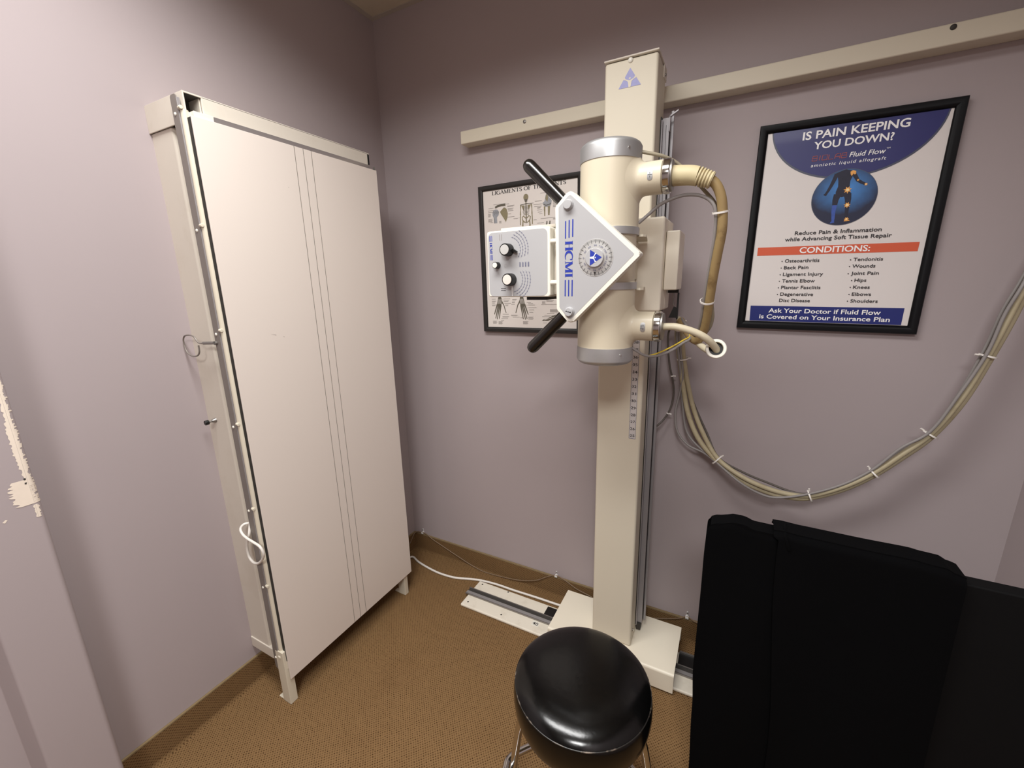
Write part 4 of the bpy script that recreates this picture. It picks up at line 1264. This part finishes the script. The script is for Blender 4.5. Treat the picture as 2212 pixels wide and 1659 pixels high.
# knee
lpoly([(0.3060, -0.0890), (0.3095, -0.0720), (0.3140, -0.0585), (0.3210, -0.0600), (0.3255, -0.0760), (0.3370, -0.0880), (0.3350, -0.1030), (0.3290, -0.1110), (0.3100, -0.1110), (0.3000, -0.1020), (0.2985, -0.0930)], M_LIGA)
lpoly([(0.3090, -0.0800), (0.3150, -0.0610), (0.3200, -0.0620), (0.3220, -0.0800), (0.3180, -0.0930)], M_BONE, YL - 0.0003)
lstroke([(0.3060, -0.1080), (0.3065, -0.1450)], 0.0070, M_BONE, lambda t: 1 - 0.45 * t)
lstroke([(0.3250, -0.1080), (0.3240, -0.1420)], 0.0105, M_BONE, lambda t: 1 - 0.4 * t)
lstroke([(0.3020, -0.0990), (0.3120, -0.1050), (0.3260, -0.1030), (0.3340, -0.0980)], 0.0030, M_BONED, y=YL - 0.0004)
# elbow piece
for x in (0.3130, 0.3260):
    lstroke([(x + 0.003, -0.1640), (x, -0.1900)], 0.0060, M_BONED, lambda t: 0.7 + 0.5 * t)
# two hands
def hand(wx, wz, mir):
    S = mir
    lstroke([(wx, wz + 0.055), (wx, wz)], 0.0140, M_BONED)
    lpoly([(wx - 0.0080 * S, wz + 0.002), (wx + 0.0085 * S, wz + 0.002), (wx + 0.0120 * S, wz - 0.022), (wx + 0.004 * S, wz - 0.034), (wx - 0.0120 * S, wz - 0.034), (wx - 0.0150 * S, wz - 0.030)], M_BONED)
    tips = [(-0.0300, -0.072), (-0.0240, -0.090), (-0.0165, -0.094), (-0.0060, -0.0915)]
    roots = [(-0.0135, -0.028), (-0.0080, -0.032), (-0.0015, -0.033), (0.0050, -0.031)]
    for (tx, tz), (rx, rz) in zip(tips, roots):
        lstroke([(wx + rx * S, wz + rz), (wx + (rx * .6 + tx * .4) * S, wz + rz * .6 + tz * .4), (wx + (rx * .3 + tx * .7) * S, wz + rz * .3 + tz * .7), (wx + tx * S, wz + tz)], 0.0046, M_BONED, lambda t: 1.15 - 0.65 * t + 0.25 * cos(3 * 2 * pi * t))
    lstroke([(wx + 0.008 * S, wz - 0.012), (wx + 0.0200 * S, wz - 0.032), (wx + 0.0300 * S, wz - 0.0650)], 0.0052, M_BONED, lambda t: 1.1 - 0.5 * t)
    for k in range(5):
        lstroke([(wx + (-0.006 + 0.003 * k) * S, wz - 0.004 - 0.003 * (k % 2)), (wx + (-0.009 + 0.0045 * k) * S, wz - 0.026)], 0.0012, M_PAPERL, y=YL - 0.0003)
hand(0.0850, -0.4665, 1)
hand(0.1940, -0.4665, -1)
# foot from the side and the bones above it
lpoly([(0.2890, -0.5640), (0.2960, -0.5590), (0.3120, -0.5560), (0.3360, -0.5440), (0.3540, -0.5380), (0.3720, -0.5370), (0.3800, -0.5480), (0.3600, -0.5540), (0.3340, -0.5570), (0.3180, -0.5640), (0.3040, -0.5640)], M_BONED)
lstroke([(0.3000, -0.5610), (0.3300, -0.5530), (0.3580, -0.5440)], 0.0016, M_PAPERL, y=YL - 0.0003)
lpoly([(0.3130, -0.4650), (0.3620, -0.4560), (0.3900, -0.4640), (0.3800, -0.4720), (0.3400, -0.4720)], M_LIGA)
lpoly([(0.2190, -0.4560), (0.3100, -0.4560), (0.3100, -0.4700), (0.2950, -0.4740), (0.2700, -0.4730), (0.2400, -0.4760), (0.2190, -0.4720)], M_INK)
# small captions, unreadable at this size in the photo, as grey rules with leader lines
for x, z, w, rr_ in ((0.0700, -0.0770, 0.058, 1), (0.0450, -0.0900, 0.024, 1), (0.0420, -0.0990, 0.030, 1), (0.0420, -0.1060, 0.028, 1), (0.0420, -0.1130, 0.014, 4), (0.0420, -0.1330, 0.022, 4), (0.0520, -0.1470, 0.014, 1), (0.0950, -0.1450, 0.012, 3), (0.1310, -0.0800, 0.014, 1), (0.1360, -0.0880, 0.034, 2), (0.1380, -0.0990, 0.028, 2), (0.1390, -0.1080, 0.026, 1), (0.1400, -0.1200, 0.014, 1), (0.1370, -0.1320, 0.032, 1), (0.1640, -0.1410, 0.020, 1), (0.2340, -0.0890, 0.024, 1), (0.2560, -0.1540, 0.014, 1), (0.2640, -0.0840, 0.030, 1), (0.2570, -0.0960, 0.036, 1), (0.2600, -0.1040, 0.034, 1), (0.2740, -0.1080, 0.016, 2), (0.2720, -0.1180, 0.022, 1), (0.2760, -0.1260, 0.018, 1), (0.2820, -0.1330, 0.014, 1), (0.3420, -0.0900, 0.014, 4), (0.3420, -0.1060, 0.014, 3), (0.2880, -0.0560, 0.022, 1), (0.2880, -0.1520, 0.062, 1), (0.2720, -0.1680, 0.030, 1), (0.3420, -0.1560, 0.024, 2),
 (0.0440, -0.4700, 0.020, 1), (0.0440, -0.4790, 0.022, 2), (0.0440, -0.4880, 0.016, 1), (0.0440, -0.4960, 0.020, 2), (0.1040, -0.4700, 0.034, 1), (0.1040, -0.4780, 0.028, 2), (0.1080, -0.4890, 0.034, 1), (0.1120, -0.4960, 0.016, 2), (0.1480, -0.4720, 0.022, 2), (0.1460, -0.4830, 0.016, 2), (0.1420, -0.4940, 0.018, 1), (0.2180, -0.4860, 0.020, 1), (0.2240, -0.4910, 0.024, 1), (0.2260, -0.4970, 0.030, 1), (0.2260, -0.5080, 0.038, 1), (0.2280, -0.5180, 0.024, 1), (0.2300, -0.5280, 0.018, 1), (0.2240, -0.5480, 0.026, 4), (0.0980, -0.5370, 0.030, 1), (0.0960, -0.5470, 0.034, 2), (0.0900, -0.5560, 0.034, 1), (0.0460, -0.5680, 0.022, 4), (0.0750, -0.5700, 0.022, 4), (0.0880, -0.5650, 0.016, 1), (0.1400, -0.5400, 0.034, 2), (0.1480, -0.5490, 0.034, 1), (0.1860, -0.5520, 0.012, 1), (0.1980, -0.5680, 0.026, 4), (0.2900, -0.4830, 0.016, 3), (0.3100, -0.4790, 0.034, 2), (0.2860, -0.4950, 0.078, 1), (0.3260, -0.5160, 0.040, 4), (0.3120, -0.5320, 0.034, 1), (0.3000, -0.5400, 0.040, 1), (0.2900, -0.5460, 0.036, 1), (0.2940, -0.5730, 0.018, 1), (0.3180, -0.5720, 0.026, 2)):
    caption(x, z, w, rr_)
for a in ((0.0690, -0.0906, 0.0800, -0.0920), (0.0720, -0.1000, 0.0840, -0.1020), (0.1310, -0.0925, 0.1200, -0.0960), (0.1370, -0.1110, 0.1280, -0.1140), (0.2930, -0.0970, 0.3000, -0.0960), (0.2940, -0.1210, 0.3040, -0.1200), (0.1840, -0.1415, 0.1950, -0.1400), (0.1040, -0.4715, 0.0930, -0.4760), (0.2260, -0.4980, 0.2080, -0.4990), (0.2260, -0.5090, 0.2160, -0.5120)):
    lead(*a)
local_build(lc, 'print', p2)

# ================================================================== CABLES
CAB = {}
CAB['HV_UP'] = [(1.384, -0.515, 1.756), (1.419, -0.515, 1.753), (1.452, -0.515, 1.746), (1.481, -0.513, 1.734), (1.498, -0.508, 1.707), (1.506, -0.5, 1.67), (1.508, -0.49, 1.624), (1.503, -0.475, 1.577), (1.497, -0.455, 1.522), (1.492, -0.43, 1.463), (1.487, -0.4, 1.405), (1.479, -0.375, 1.364), (1.464, -0.35, 1.339), (1.441, -0.31, 1.347), (1.418, -0.25, 1.368), (1.402, -0.205, 1.384)]
CAB['GREY_TOP'] = [(1.309, -0.505, 1.824), (1.333, -0.5, 1.818), (1.359, -0.49, 1.811), (1.385, -0.47, 1.8), (1.407, -0.460, 1.783), (1.43, -0.460, 1.758), (1.46, -0.475, 1.724), (1.489, -0.478, 1.687), (1.499, -0.474, 1.647), (1.503, -0.460, 1.605), (1.503, -0.444, 1.55), (1.498, -0.424, 1.492), (1.497, -0.40, 1.45), (1.501, -0.38, 1.411), (1.494, -0.36, 1.377), (1.471, -0.33, 1.349), (1.444, -0.29, 1.357), (1.412, -0.225, 1.383)]
CAB['GREY_MID'] = [(1.312, -0.5, 1.657), (1.335, -0.5, 1.675), (1.362, -0.5, 1.696), (1.389, -0.5, 1.707), (1.42, -0.5, 1.713), (1.452, -0.5, 1.709), (1.476, -0.5, 1.696), (1.489, -0.498, 1.677), (1.493, -0.490, 1.646), (1.492, -0.478, 1.604), (1.488, -0.462, 1.561), (1.482, -0.440, 1.504), (1.477, -0.416, 1.45), (1.472, -0.388, 1.398), (1.463, -0.355, 1.359), (1.447, -0.32, 1.358), (1.422, -0.265, 1.378), (1.404, -0.21, 1.390)]
CAB['HV_LO'] = [(1.388, -0.515, 1.394), (1.418, -0.515, 1.395), (1.443, -0.513, 1.39), (1.469, -0.508, 1.381), (1.492, -0.5, 1.368), (1.509, -0.485, 1.351), (1.52, -0.462, 1.332), (1.516, -0.43, 1.317), (1.5, -0.395, 1.318), (1.477, -0.36, 1.327), (1.448, -0.31, 1.345), (1.42, -0.25, 1.368), (1.398, -0.195, 1.383)]
CAB['GREY_LO'] = [(1.314, -0.515, 1.335), (1.327, -0.51, 1.325), (1.343, -0.5, 1.314), (1.362, -0.48, 1.308), (1.384, -0.45, 1.31), (1.406, -0.42, 1.319), (1.428, -0.38, 1.334), (1.444, -0.34, 1.345), (1.422, -0.27, 1.364), (1.400, -0.2, 1.380)]
CAB['YELLOW'] = [(1.348, -0.486, 1.309), (1.365, -0.47, 1.312), (1.383, -0.445, 1.318), (1.408, -0.41, 1.33), (1.429, -0.37, 1.342), (1.442, -0.33, 1.35), (1.426, -0.28, 1.369)]
CAB['TAN_A'] = [(1.398, -0.195, 1.386), (1.386, -0.14, 1.358), (1.384, -0.1, 1.306), (1.394, -0.075, 1.236), (1.41, -0.06, 1.14), (1.437, -0.06, 1.027), (1.481, -0.07, 0.938), (1.547, -0.085, 0.872), (1.627, -0.1, 0.822), (1.7, -0.105, 0.798), (1.768, -0.105, 0.791), (1.829, -0.105, 0.802), (1.911, -0.105, 0.851), (1.981, -0.105, 0.916), (2.039, -0.1, 0.984), (2.092, -0.1, 1.059), (2.139, -0.1, 1.168), (2.171, -0.1, 1.293), (2.191, -0.1, 1.383), (2.204, -0.1, 1.456), (2.223, -0.09, 1.544), (2.26, -0.07, 1.64), (2.330, -0.05, 1.70)]
CAB['TAN_B'] = [(1.393, -0.19, 1.389), (1.396, -0.14, 1.359), (1.4, -0.1, 1.306), (1.408, -0.075, 1.237), (1.427, -0.06, 1.141), (1.457, -0.06, 1.039), (1.5, -0.07, 0.95), (1.549, -0.09, 0.883), (1.625, -0.11, 0.84), (1.7, -0.115, 0.815), (1.766, -0.11, 0.804), (1.827, -0.11, 0.811), (1.908, -0.115, 0.863), (1.976, -0.115, 0.926), (2.035, -0.11, 0.997), (2.086, -0.11, 1.069), (2.131, -0.11, 1.179), (2.162, -0.11, 1.3), (2.181, -0.11, 1.393), (2.195, -0.11, 1.468), (2.219, -0.09, 1.556), (2.26, -0.065, 1.655), (2.330, -0.045, 1.715)]
CAB['GREY_A'] = [(1.4, -0.205, 1.39), (1.39, -0.13, 1.342), (1.397, -0.09, 1.264), (1.408, -0.07, 1.176), (1.401, -0.06, 1.103), (1.391, -0.055, 1.029), (1.402, -0.055, 0.957), (1.442, -0.06, 0.909), (1.5, -0.07, 0.89), (1.544, -0.09, 0.869), (1.62, -0.12, 0.823), (1.686, -0.12, 0.792), (1.741, -0.12, 0.789), (1.824, -0.12, 0.822), (1.906, -0.12, 0.874), (1.971, -0.12, 0.938), (2.024, -0.12, 1.016), (2.08, -0.12, 1.077), (2.12, -0.12, 1.187), (2.155, -0.12, 1.305), (2.17, -0.12, 1.408), (2.188, -0.12, 1.48), (2.212, -0.1, 1.561), (2.255, -0.075, 1.66), (2.330, -0.055, 1.725)]
CAB['GREY_B'] = [(1.408, -0.22, 1.383), (1.384, -0.13, 1.333), (1.392, -0.09, 1.247), (1.405, -0.06, 1.139), (1.415, -0.05, 1.049), (1.434, -0.05, 0.96), (1.479, -0.065, 0.91), (1.547, -0.08, 0.873), (1.624, -0.09, 0.828), (1.706, -0.09, 0.81), (1.774, -0.095, 0.803), (1.827, -0.1, 0.811), (1.905, -0.1, 0.86), (1.978, -0.1, 0.926), (2.03, -0.09, 0.996), (2.091, -0.09, 1.067), (2.132, -0.09, 1.19), (2.161, -0.09, 1.317), (2.176, -0.09, 1.416), (2.193, -0.09, 1.483), (2.216, -0.08, 1.562), (2.258, -0.06, 1.66), (2.330, -0.045, 1.725)]
CAB['GREY_C'] = [(1.396, -0.195, 1.383), (1.395, -0.12, 1.333), (1.409, -0.08, 1.246), (1.424, -0.055, 1.14), (1.458, -0.05, 1.054), (1.504, -0.055, 0.963), (1.55, -0.08, 0.885), (1.632, -0.085, 0.845), (1.712, -0.085, 0.821), (1.781, -0.09, 0.806), (1.829, -0.095, 0.812), (1.902, -0.09, 0.853), (1.979, -0.09, 0.917), (2.038, -0.085, 0.985), (2.095, -0.085, 1.062), (2.14, -0.085, 1.171), (2.172, -0.085, 1.3), (2.193, -0.085, 1.394), (2.205, -0.085, 1.474), (2.222, -0.08, 1.562), (2.262, -0.055, 1.66), (2.330, -0.04, 1.72)]
CAB['THIN_LOOP'] = [(1.385, -0.14, 1.364), (1.352, -0.08, 1.335), (1.35, -0.06, 1.274), (1.359, -0.05, 1.203), (1.374, -0.045, 1.142), (1.379, -0.045, 1.089), (1.37, -0.05, 1.034), (1.349, -0.06, 0.992), (1.328, -0.08, 0.970), (1.312, -0.105, 0.960)]

def cable(name, key, r, m, label, cat='cable', group=None, n=12):
    return tag(MB().tube(CAB[key], r, m, n, 7).build(name), label, cat, group)
# upper high-voltage cable with its ribbed sleeve
hv = thing('high_voltage_cable', 'thick grimy tan cable bending down from the upper port of the tube head', 'cable', (1.45, -0.5, 1.34))
MB().tube(CAB['HV_UP'], 0.0112, M_TANC, 16, 7).build('cable_jacket', hv)
sv = MB()
sv.tube([(1.3905, -0.515, 1.7565), (1.41, -0.515, 1.7550), (1.43, -0.515, 1.7530), (1.447, -0.515, 1.7490)], 0.0225, M_TAN, 28, 5, radf=lambda t: 0.0235 - 0.0020 * t)
sv.build('strain_relief_sleeve', hv)
rb_ = MB()
ax0, ax1 = Vector((1.447, -0.515, 1.7490)), Vector((1.4790, -0.5138, 1.7360))
for k in range(5):
    a = ax0.lerp(ax1, k / 5 + 0.03); b = ax0.lerp(ax1, k / 5 + 0.155)
    rb_.cyl(a, b, 0.0218 - 0.0006 * k, M_TAN, 28, bev=0.0016)
rb_.cyl(ax0, ax1, 0.0175, M_TAN, 24)
rb_.build('sleeve_rib', hv)
hv2 = thing('high_voltage_cable', 'clean cream cable arching from the lower port through a white ring', 'cable', (1.45, -0.5, 1.31))
MB().tube(CAB['HV_LO'], 0.0092, M_CREAMC, 16, 7).build('cable_jacket', hv2)
MB().cyl((1.384, -0.515, 1.394), (1.400, -0.515, 1.394), 0.0072, M_STEEL, 16).build('gland', hv2)
# white ring round it
rg = MB()
ringc = Vector((1.519, -0.470, 1.336))
axis = Vector((0.10, -0.96, 0.26)).normalized()
q = Vector((0, 0, 1)).rotation_difference(axis)
prof = [(0.0178, -0.006), (0.0240, -0.006), (0.0252, -0.004), (0.0252, 0.004), (0.0236, 0.006), (0.0178, 0.006), (0.0168, 0.004), (0.0168, -0.004)]
n = 40
vs = [ringc + q @ Vector((r0 * cos(2 * pi * k / n), r0 * sin(2 * pi * k / n), h0)) for r0, h0 in prof for k in range(n)]
fs = [(i * n + k, i * n + (k + 1) % n, ((i + 1) % 8) * n + (k + 1) % n, ((i + 1) % 8) * n + k) for i in range(8) for k in range(n)]
rg.add(vs, fs, M_WHITE)
rg.cyl(ringc - axis * 0.0105, ringc - axis * 0.0058, 0.0225, M_BLACK, 32)
tag(rg.build('cable_ring'), 'white plastic ring threaded by the cream cable at the end of its arch', 'ring')

cable('grey_cable', 'GREY_TOP', 0.0042, M_GREYW, 'warm grey cable leaving the upper end cap and passing behind the ribbed sleeve', 'cable')
cable('grey_cable', 'GREY_MID', 0.0042, M_GREYC, 'grey cable arching from behind the tube middle up to the tan cable', 'cable')
cable('grey_cable', 'GREY_LO', 0.0036, M_GREYC, 'dark grey cable sagging from the lower end cap of the tube head', 'cable')
cable('ground_wire', 'YELLOW', 0.0021, M_YELLOW, 'thin yellow ground wire beside the grey cable under the lower port', 'wire')
GB = 'cables of the sagging bundle'
cable('bundle_cable', 'TAN_A', 0.0088, M_BUNDT, 'thick beige cable forming the lower edge of the sagging bundle', 'cable', GB)
cable('bundle_cable', 'TAN_B', 0.0080, M_BUNDT, 'second thick beige cable, just above the lowest one in the sagging bundle', 'cable', GB)
cable('bundle_cable', 'GREY_A', 0.0040, M_GREYC, 'grey cable making a wide outward loop left of the bundle before joining it', 'cable', GB)
cable('bundle_cable', 'GREY_B', 0.0040, M_GREYC, 'grey cable between the wide grey loop and the beige cables of the bundle', 'cable', GB)
cable('bundle_cable', 'GREY_C', 0.0038, M_GREYD, 'thin dark cable along the upper inner edge of the sagging bundle', 'cable', GB)
cable('thin_cable', 'THIN_LOOP', 0.0034, M_GREYD, 'thin dark cable looping back to the right side of the column', 'cable')

# cable ties: a band round the wires and a small locking head
def tie(path_key, pt_, r, label, headdir=None, rz=None):
    P = smooth(CAB[path_key], 8)
    p = Vector(pt_)
    i = min(range(1, len(P) - 1), key=lambda k: (P[k] - p).length)
    t = (P[i + 1] - P[i - 1]).normalized()
    u = t.orthogonal().normalized() if abs(t.y) > 0.99 else Vector((0, -1, 0))
    u = (u - t * u.dot(t)).normalized()
    w = t.cross(u)
    ru, rw = r if isinstance(r, tuple) else (r, r)
    b = MB()
    n = 28
    vs, fs = [], []
    prof = [(-0.0022, 0.0), (0.0022, 0.0), (0.0022, 0.0014), (-0.0022, 0.0014)]
    for k in range(n):
        a = 2 * pi * k / n
        for tt, rr in prof:
            vs.append(p + t * tt + u * ((ru + rr) * cos(a)) + w * ((rw + rr) * sin(a)))
    for k in range(n):
        k2 = (k + 1) % n
        for j in range(4):
            j2 = (j + 1) % 4
            fs.append((k * 4 + j, k * 4 + j2, k2 * 4 + j2, k2 * 4 + j))
    b.add(vs, fs, M_TIE)
    if headdir is not None:
        h = Vector(headdir).normalized()
        base = p + h * (rw if abs(h.dot(w)) > abs(h.dot(u)) else ru)
        b.cyl(base, base + h * 0.009, 0.0028, M_TIE, 10)
    return tag(b.build('cable_tie'), label, 'cable tie', 'white cable ties')
tie('HV_UP', (1.502, -0.494, 1.668), 0.0175, 'white tie round the tan cable just below its bend')
tie('HV_UP', (1.486, -0.424, 1.456), 0.0170, 'white tie round the tan cable above the cream cable')
tie('TAN_A', (1.546, -0.083, 0.876), (0.017, 0.021), 'white tie where the wide grey loop joins the sagging bundle', (0.6, -0.2, 0.7))
tie('TAN_A', (1.829, -0.109, 0.810), (0.020, 0.019), 'white tie near the lowest point of the sagging bundle', (-0.2, -0.1, 1))
tie('TAN_A', (1.979, -0.107, 0.922), (0.022, 0.018), 'white tie on the rising bundle, next to the right of the lowest tie', (-0.7, -0.1, 0.8))
tie('TAN_A', (2.087, -0.103, 1.064), (0.020, 0.018), 'white tie on the rising bundle, second highest, below the poster corner', (-0.8, 0, 0.5))
tie('TAN_A', (2.165, -0.103, 1.298), (0.020, 0.017), 'highest white tie on the bundle, near the right edge of the photo', (-1, 0, 0.1))
tie('TAN_A', (1.392, -0.150, 1.362), 0.021, 'pale tie gathering all cables at the bracket beside the carriage', (0.7, -0.3, 0.6))
tie('TAN_B', (1.404, -0.075, 1.237), (0.013, 0.019), 'pale tie on the bundle a hand below the bracket', (0.9, 0, 0.1))
tie('THIN_LOOP', (1.369, -0.047, 1.165), 0.0042, 'tiny tie on the thin looping cable, upper of two', (1, 0, 0.0))
tie('THIN_LOOP', (1.364, -0.052, 1.020), 0.0042, 'tiny tie on the thin looping cable, lower of two', (1, 0, -0.2))

# floor cords and their clips
CAB['FLOOR'] = [(0.13, -0.33, 0.045), (0.075, -0.22, 0.030), (0.050, -0.14, 0.016), (0.055, -0.095, 0.008), (0.116, -0.114, 0.006), (0.212, -0.132, 0.006), (0.294, -0.138, 0.006), (0.378, -0.129, 0.006), (0.461, -0.1, 0.006), (0.523, -0.085, 0.006), (0.602, -0.077, 0.006), (0.695, -0.076, 0.006), (0.821, -0.071, 0.006), (0.929, -0.069, 0.006), (0.985, -0.066, 0.006)]
CAB['THIN'] = [(0.012, -0.11, 0.040), (0.012, -0.06, 0.062), (0.013, -0.022, 0.100), (0.030, -0.0115, 0.114), (0.064, -0.0105, 0.118), (0.095, -0.0105, 0.116), (0.141, -0.012, 0.095), (0.205, -0.012, 0.073), (0.3, -0.014, 0.044), (0.406, -0.016, 0.014), (0.495, -0.020, 0.004), (0.637, -0.017, 0.013), (0.718, -0.016, 0.028), (0.795, -0.014, 0.056), (0.844, -0.0115, 0.089), (0.894, -0.0105, 0.115), (0.941, -0.011, 0.106), (1.002, -0.012, 0.079), (1.071, -0.014, 0.065), (1.128, -0.014, 0.048), (1.235, -0.014, 0.042), (1.317, -0.014, 0.048), (1.395, -0.012, 0.071), (1.459, -0.0115, 0.098), (1.493, -0.0105, 0.118), (1.523, -0.0115, 0.108), (1.577, -0.014, 0.101), (1.70, -0.014, 0.09)]
cable('power_cord', 'FLOOR', 0.0055, M_WHITEC, 'white cord on the carpet running from the upright stand along the track', 'cord')
cable('brown_cord', 'THIN', 0.0024, M_CORD, 'thin brown cord draped along the carpet baseboard from clip to clip', 'cord', n=8)
for (x, z), lab in (((0.066, 0.118), 'clear clip holding the brown cord at the room corner'), ((0.896, 0.115), 'clear clip holding the brown cord left of the column base'), ((1.493, 0.118), 'clear clip holding the brown cord right of the column base')):
    c = MB()
    c.box((x - 0.007, -0.0145, z - 0.009), (x + 0.007, -0.0001, z + 0.001), M_CLEAR, 0.002)
    c.box((x - 0.0035, -0.004, z), (x + 0.0035, -0.0001, z + 0.020), M_CLEAR, 0.0015)
    c.cyl((x, -0.004, z + 0.014), (x, -0.0065, z + 0.014), 0.003, M_STEEL, 10)
    tag(c.build('cord_clip'), lab, 'clip', 'clear cord clips on the baseboard')

# ================================================================== STOOL
SX, SY = 1.2985, -0.853
sl_ = thing('round_stool', 'round black vinyl stool with chrome legs in front of the column base', 'stool', (SX, SY, 0.0))
se = MB()
RS = 0.170
se.lathe([(0.10, 0.452), (0.150, 0.452), (0.160, 0.458), (0.1665, 0.475), (RS, 0.500), (RS, 0.522), (RS - 0.0025, 0.5365), (RS - 0.0060, 0.5440), (RS - 0.0050, 0.5480), (RS - 0.0095, 0.5535), (RS - 0.017, 0.5590), (RS - 0.028, 0.5640), (RS - 0.044, 0.5683), (RS - 0.065, 0.5713), (RS - 0.09, 0.5730), (RS - 0.13, 0.5740), (0.002, 0.5742)], (SX, SY, 0), M_VINYL, n=96)
se.build('seat', sl_)
MB().tube([(SX + (RS - 0.0045) * cos(2 * pi * k / 48), SY + (RS - 0.0045) * sin(2 * pi * k / 48), 0.5455) for k in range(48)], 0.0016, M_PIPING, 8, 2, closed=True).build('seat_piping', sl_)
MB().lathe([(0.03, 0.425), (0.11, 0.425), (0.112, 0.428), (0.112, 0.4515)], (SX, SY, 0), M_STEEL, n=40).build('seat_plate', sl_)
LEGA = [radians(a) for a in (193, 283, 13, 103)]
RT = 0.138
for a in LEGA:
    d = Vector((cos(a), sin(a), 0))
    o = Vector((SX, SY, 0))
    g = MB()
    g.tube([o + d * 0.060 + Vector((0, 0, 0.438)), o + d * 0.10 + Vector((0, 0, 0.440)), o + d * 0.135 + Vector((0, 0, 0.430)), o + d * 0.152 + Vector((0, 0, 0.400)), o + d * 0.170 + Vector((0, 0, 0.30)), o + d * 0.187 + Vector((0, 0, 0.15)), o + d * 0.204 + Vector((0, 0, 0.018))], 0.0105, M_CHROME, 16, 6)
    lg = g.build('leg', sl_)
    f = MB()
    e = o + d * 0.2055
    f.lathe([(0.013, 0.0), (0.0145, 0.003), (0.0135, 0.022), (0.011, 0.024)], (e.x, e.y, 0), M_BLACK, n=20)
    f.build('rubber_foot', lg)
rr = MB()
ringpts = []
for k in range(4):
    a = LEGA[k]
    b = LEGA[(k + 1) % 4]
    for t in (-0.18, 0.0, 0.18):
        r0 = 0.205 if t == 0 else 0.196
        ringpts.append((SX + r0 * cos(a + t), SY + r0 * sin(a + t), 0.186))
    am = a + pi / 4
    ringpts.append((SX + 0.150 * cos(am), SY + 0.150 * sin(am), 0.186))
rr.tube(ringpts, 0.0105, M_CHROME, 14, 6, closed=True)
rr.build('foot_ring', sl_)

# ================================================================== LOW BLACK PARTITION AND THE CLOTH OVER IT
pa = thing('low_partition', 'low black board partition at the lower right, mostly under a black cloth', 'partition', (1.88, -0.635, 0.0))
MB().box((1.556, -0.652, 0.012), (2.250, -0.618, 0.9285), M_BOARD, 0.004, 3).build('board', pa)
for x in (1.62, 2.17):
    MB().box((x - 0.03, -0.70, 0.0), (x + 0.03, -0.57, 0.014), M_BOARD, 0.003).build('foot', pa)

def interp(tab, x):
    if x <= tab[0][0]:
        return tab[0][1]
    for (x0, y0), (x1, y1) in zip(tab, tab[1:]):
        if x <= x1:
            t = (x - x0) / (x1 - x0)
            t = t * t * (3 - 2 * t)
            return y0 + (y1 - y0) * t
    return tab[-1][1]
def drape_sheet(x0, x1, top, yf, yb, zlow_f, zlow_b, left=None, right=None, nx=56, wob=1.0, bulge=0.0):
    grid = []
    nz = 40
    for i in range(nx + 1):
        s = i / nx
        row = []
        zt = top(x0 + (x1 - x0) * s)
        prof = []
        for k in range(nz + 1):
            prof.append((yf, zlow_f + (zt - 0.020 - zlow_f) * (k / nz)))
        ym, ry = (yf + yb) / 2, (yb - yf) / 2
        for k in range(1, 12):
            a = pi * k / 12
            prof.append((ym - ry * cos(a), zt - 0.020 + 0.020 * sin(a) ** 0.8))
        for k in range(0, 9):
            prof.append((yb, zt - 0.020 - (zt - 0.020 - zlow_b) * k / 8))
        for y, z in prof:
            xl = x0 if left is None else left(z)
            xr = x1 if right is None else right(z)
            x = xl + (xr - xl) * s
            dn = min(1.0, max(0.0, (zt - z) / 0.5))
            y2 = y + wob * (0.007 * sin(9 * x + 2.0 * z) + 0.004 * sin(23 * x - 3 * z)) * dn * (1 if y < ym else 0.4)
            if y < ym:
                y2 = min(y2, -0.656) - bulge
            else:
                y2 = max(y2, -0.613)
            row.append((x, y2, z))
        grid.append(row)
    return grid
cl_ = thing('draped_cloth', 'black cloth draped over the left part of the low partition, hanging to the floor', 'cloth', (1.77, -0.64, 0.0))
TOP1 = [(1.541, 0.938), (1.551, 0.945), (1.576, 0.956), (1.594, 0.956), (1.631, 0.9485), (1.70, 0.9475), (1.99, 0.9475)]
LEFT1 = [(0.0, 1.556), (0.16, 1.555), (0.38, 1.548), (0.52, 1.541), (0.62, 1.541), (0.75, 1.541), (0.86, 1.540), (0.92, 1.541), (0.940, 1.549), (0.956, 1.565)]
RIGHT1 = [(0.0, 2.02), (0.5, 2.00), (0.93, 1.985), (0.96, 1.975)]
def solid(ob, t):
    md = ob.modifiers.new('thickness', 'SOLIDIFY')
    md.thickness = t
    md.offset = 1.0
    return ob
g = drape_sheet(1.541, 1.985, lambda x: interp(TOP1, x), -0.658, -0.610, 0.030, 0.45, left=lambda z: interp(LEFT1, z), right=lambda z: interp(RIGHT1, z))
MB().sheet(g, M_CLOTH).build('under_layer', cl_, smooth_angle=80)
TOP2 = [(1.697, 0.962), (1.712, 0.9635), (1.75, 0.9615), (1.85, 0.9605), (1.92, 0.9615), (1.94, 0.959), (1.962, 0.958), (1.978, 0.950), (1.995, 0.945)]
g2 = drape_sheet(1.700, 1.990, lambda x: interp(TOP2, x), -0.664, -0.604, 0.022, 0.40, left=lambda z: 1.706 + 0.02 * sin(5 * z) - (0.010 if z > 0.945 else 0), right=lambda z: 1.993 + 0.02 * (0.96 - z), bulge=0.004)
MB().sheet(g2, M_CLOTH).build('folded_layer', cl_, smooth_angle=80)
lip = MB()
lip.tube([(1.708, -0.668, 0.925), (1.703, -0.668, 0.940), (1.699, -0.664, 0.953), (1.698, -0.648, 0.9615), (1.700, -0.625, 0.9605)], 0.0042, M_CLOTH, 10, 6)
lip.build('folded_edge', cl_)
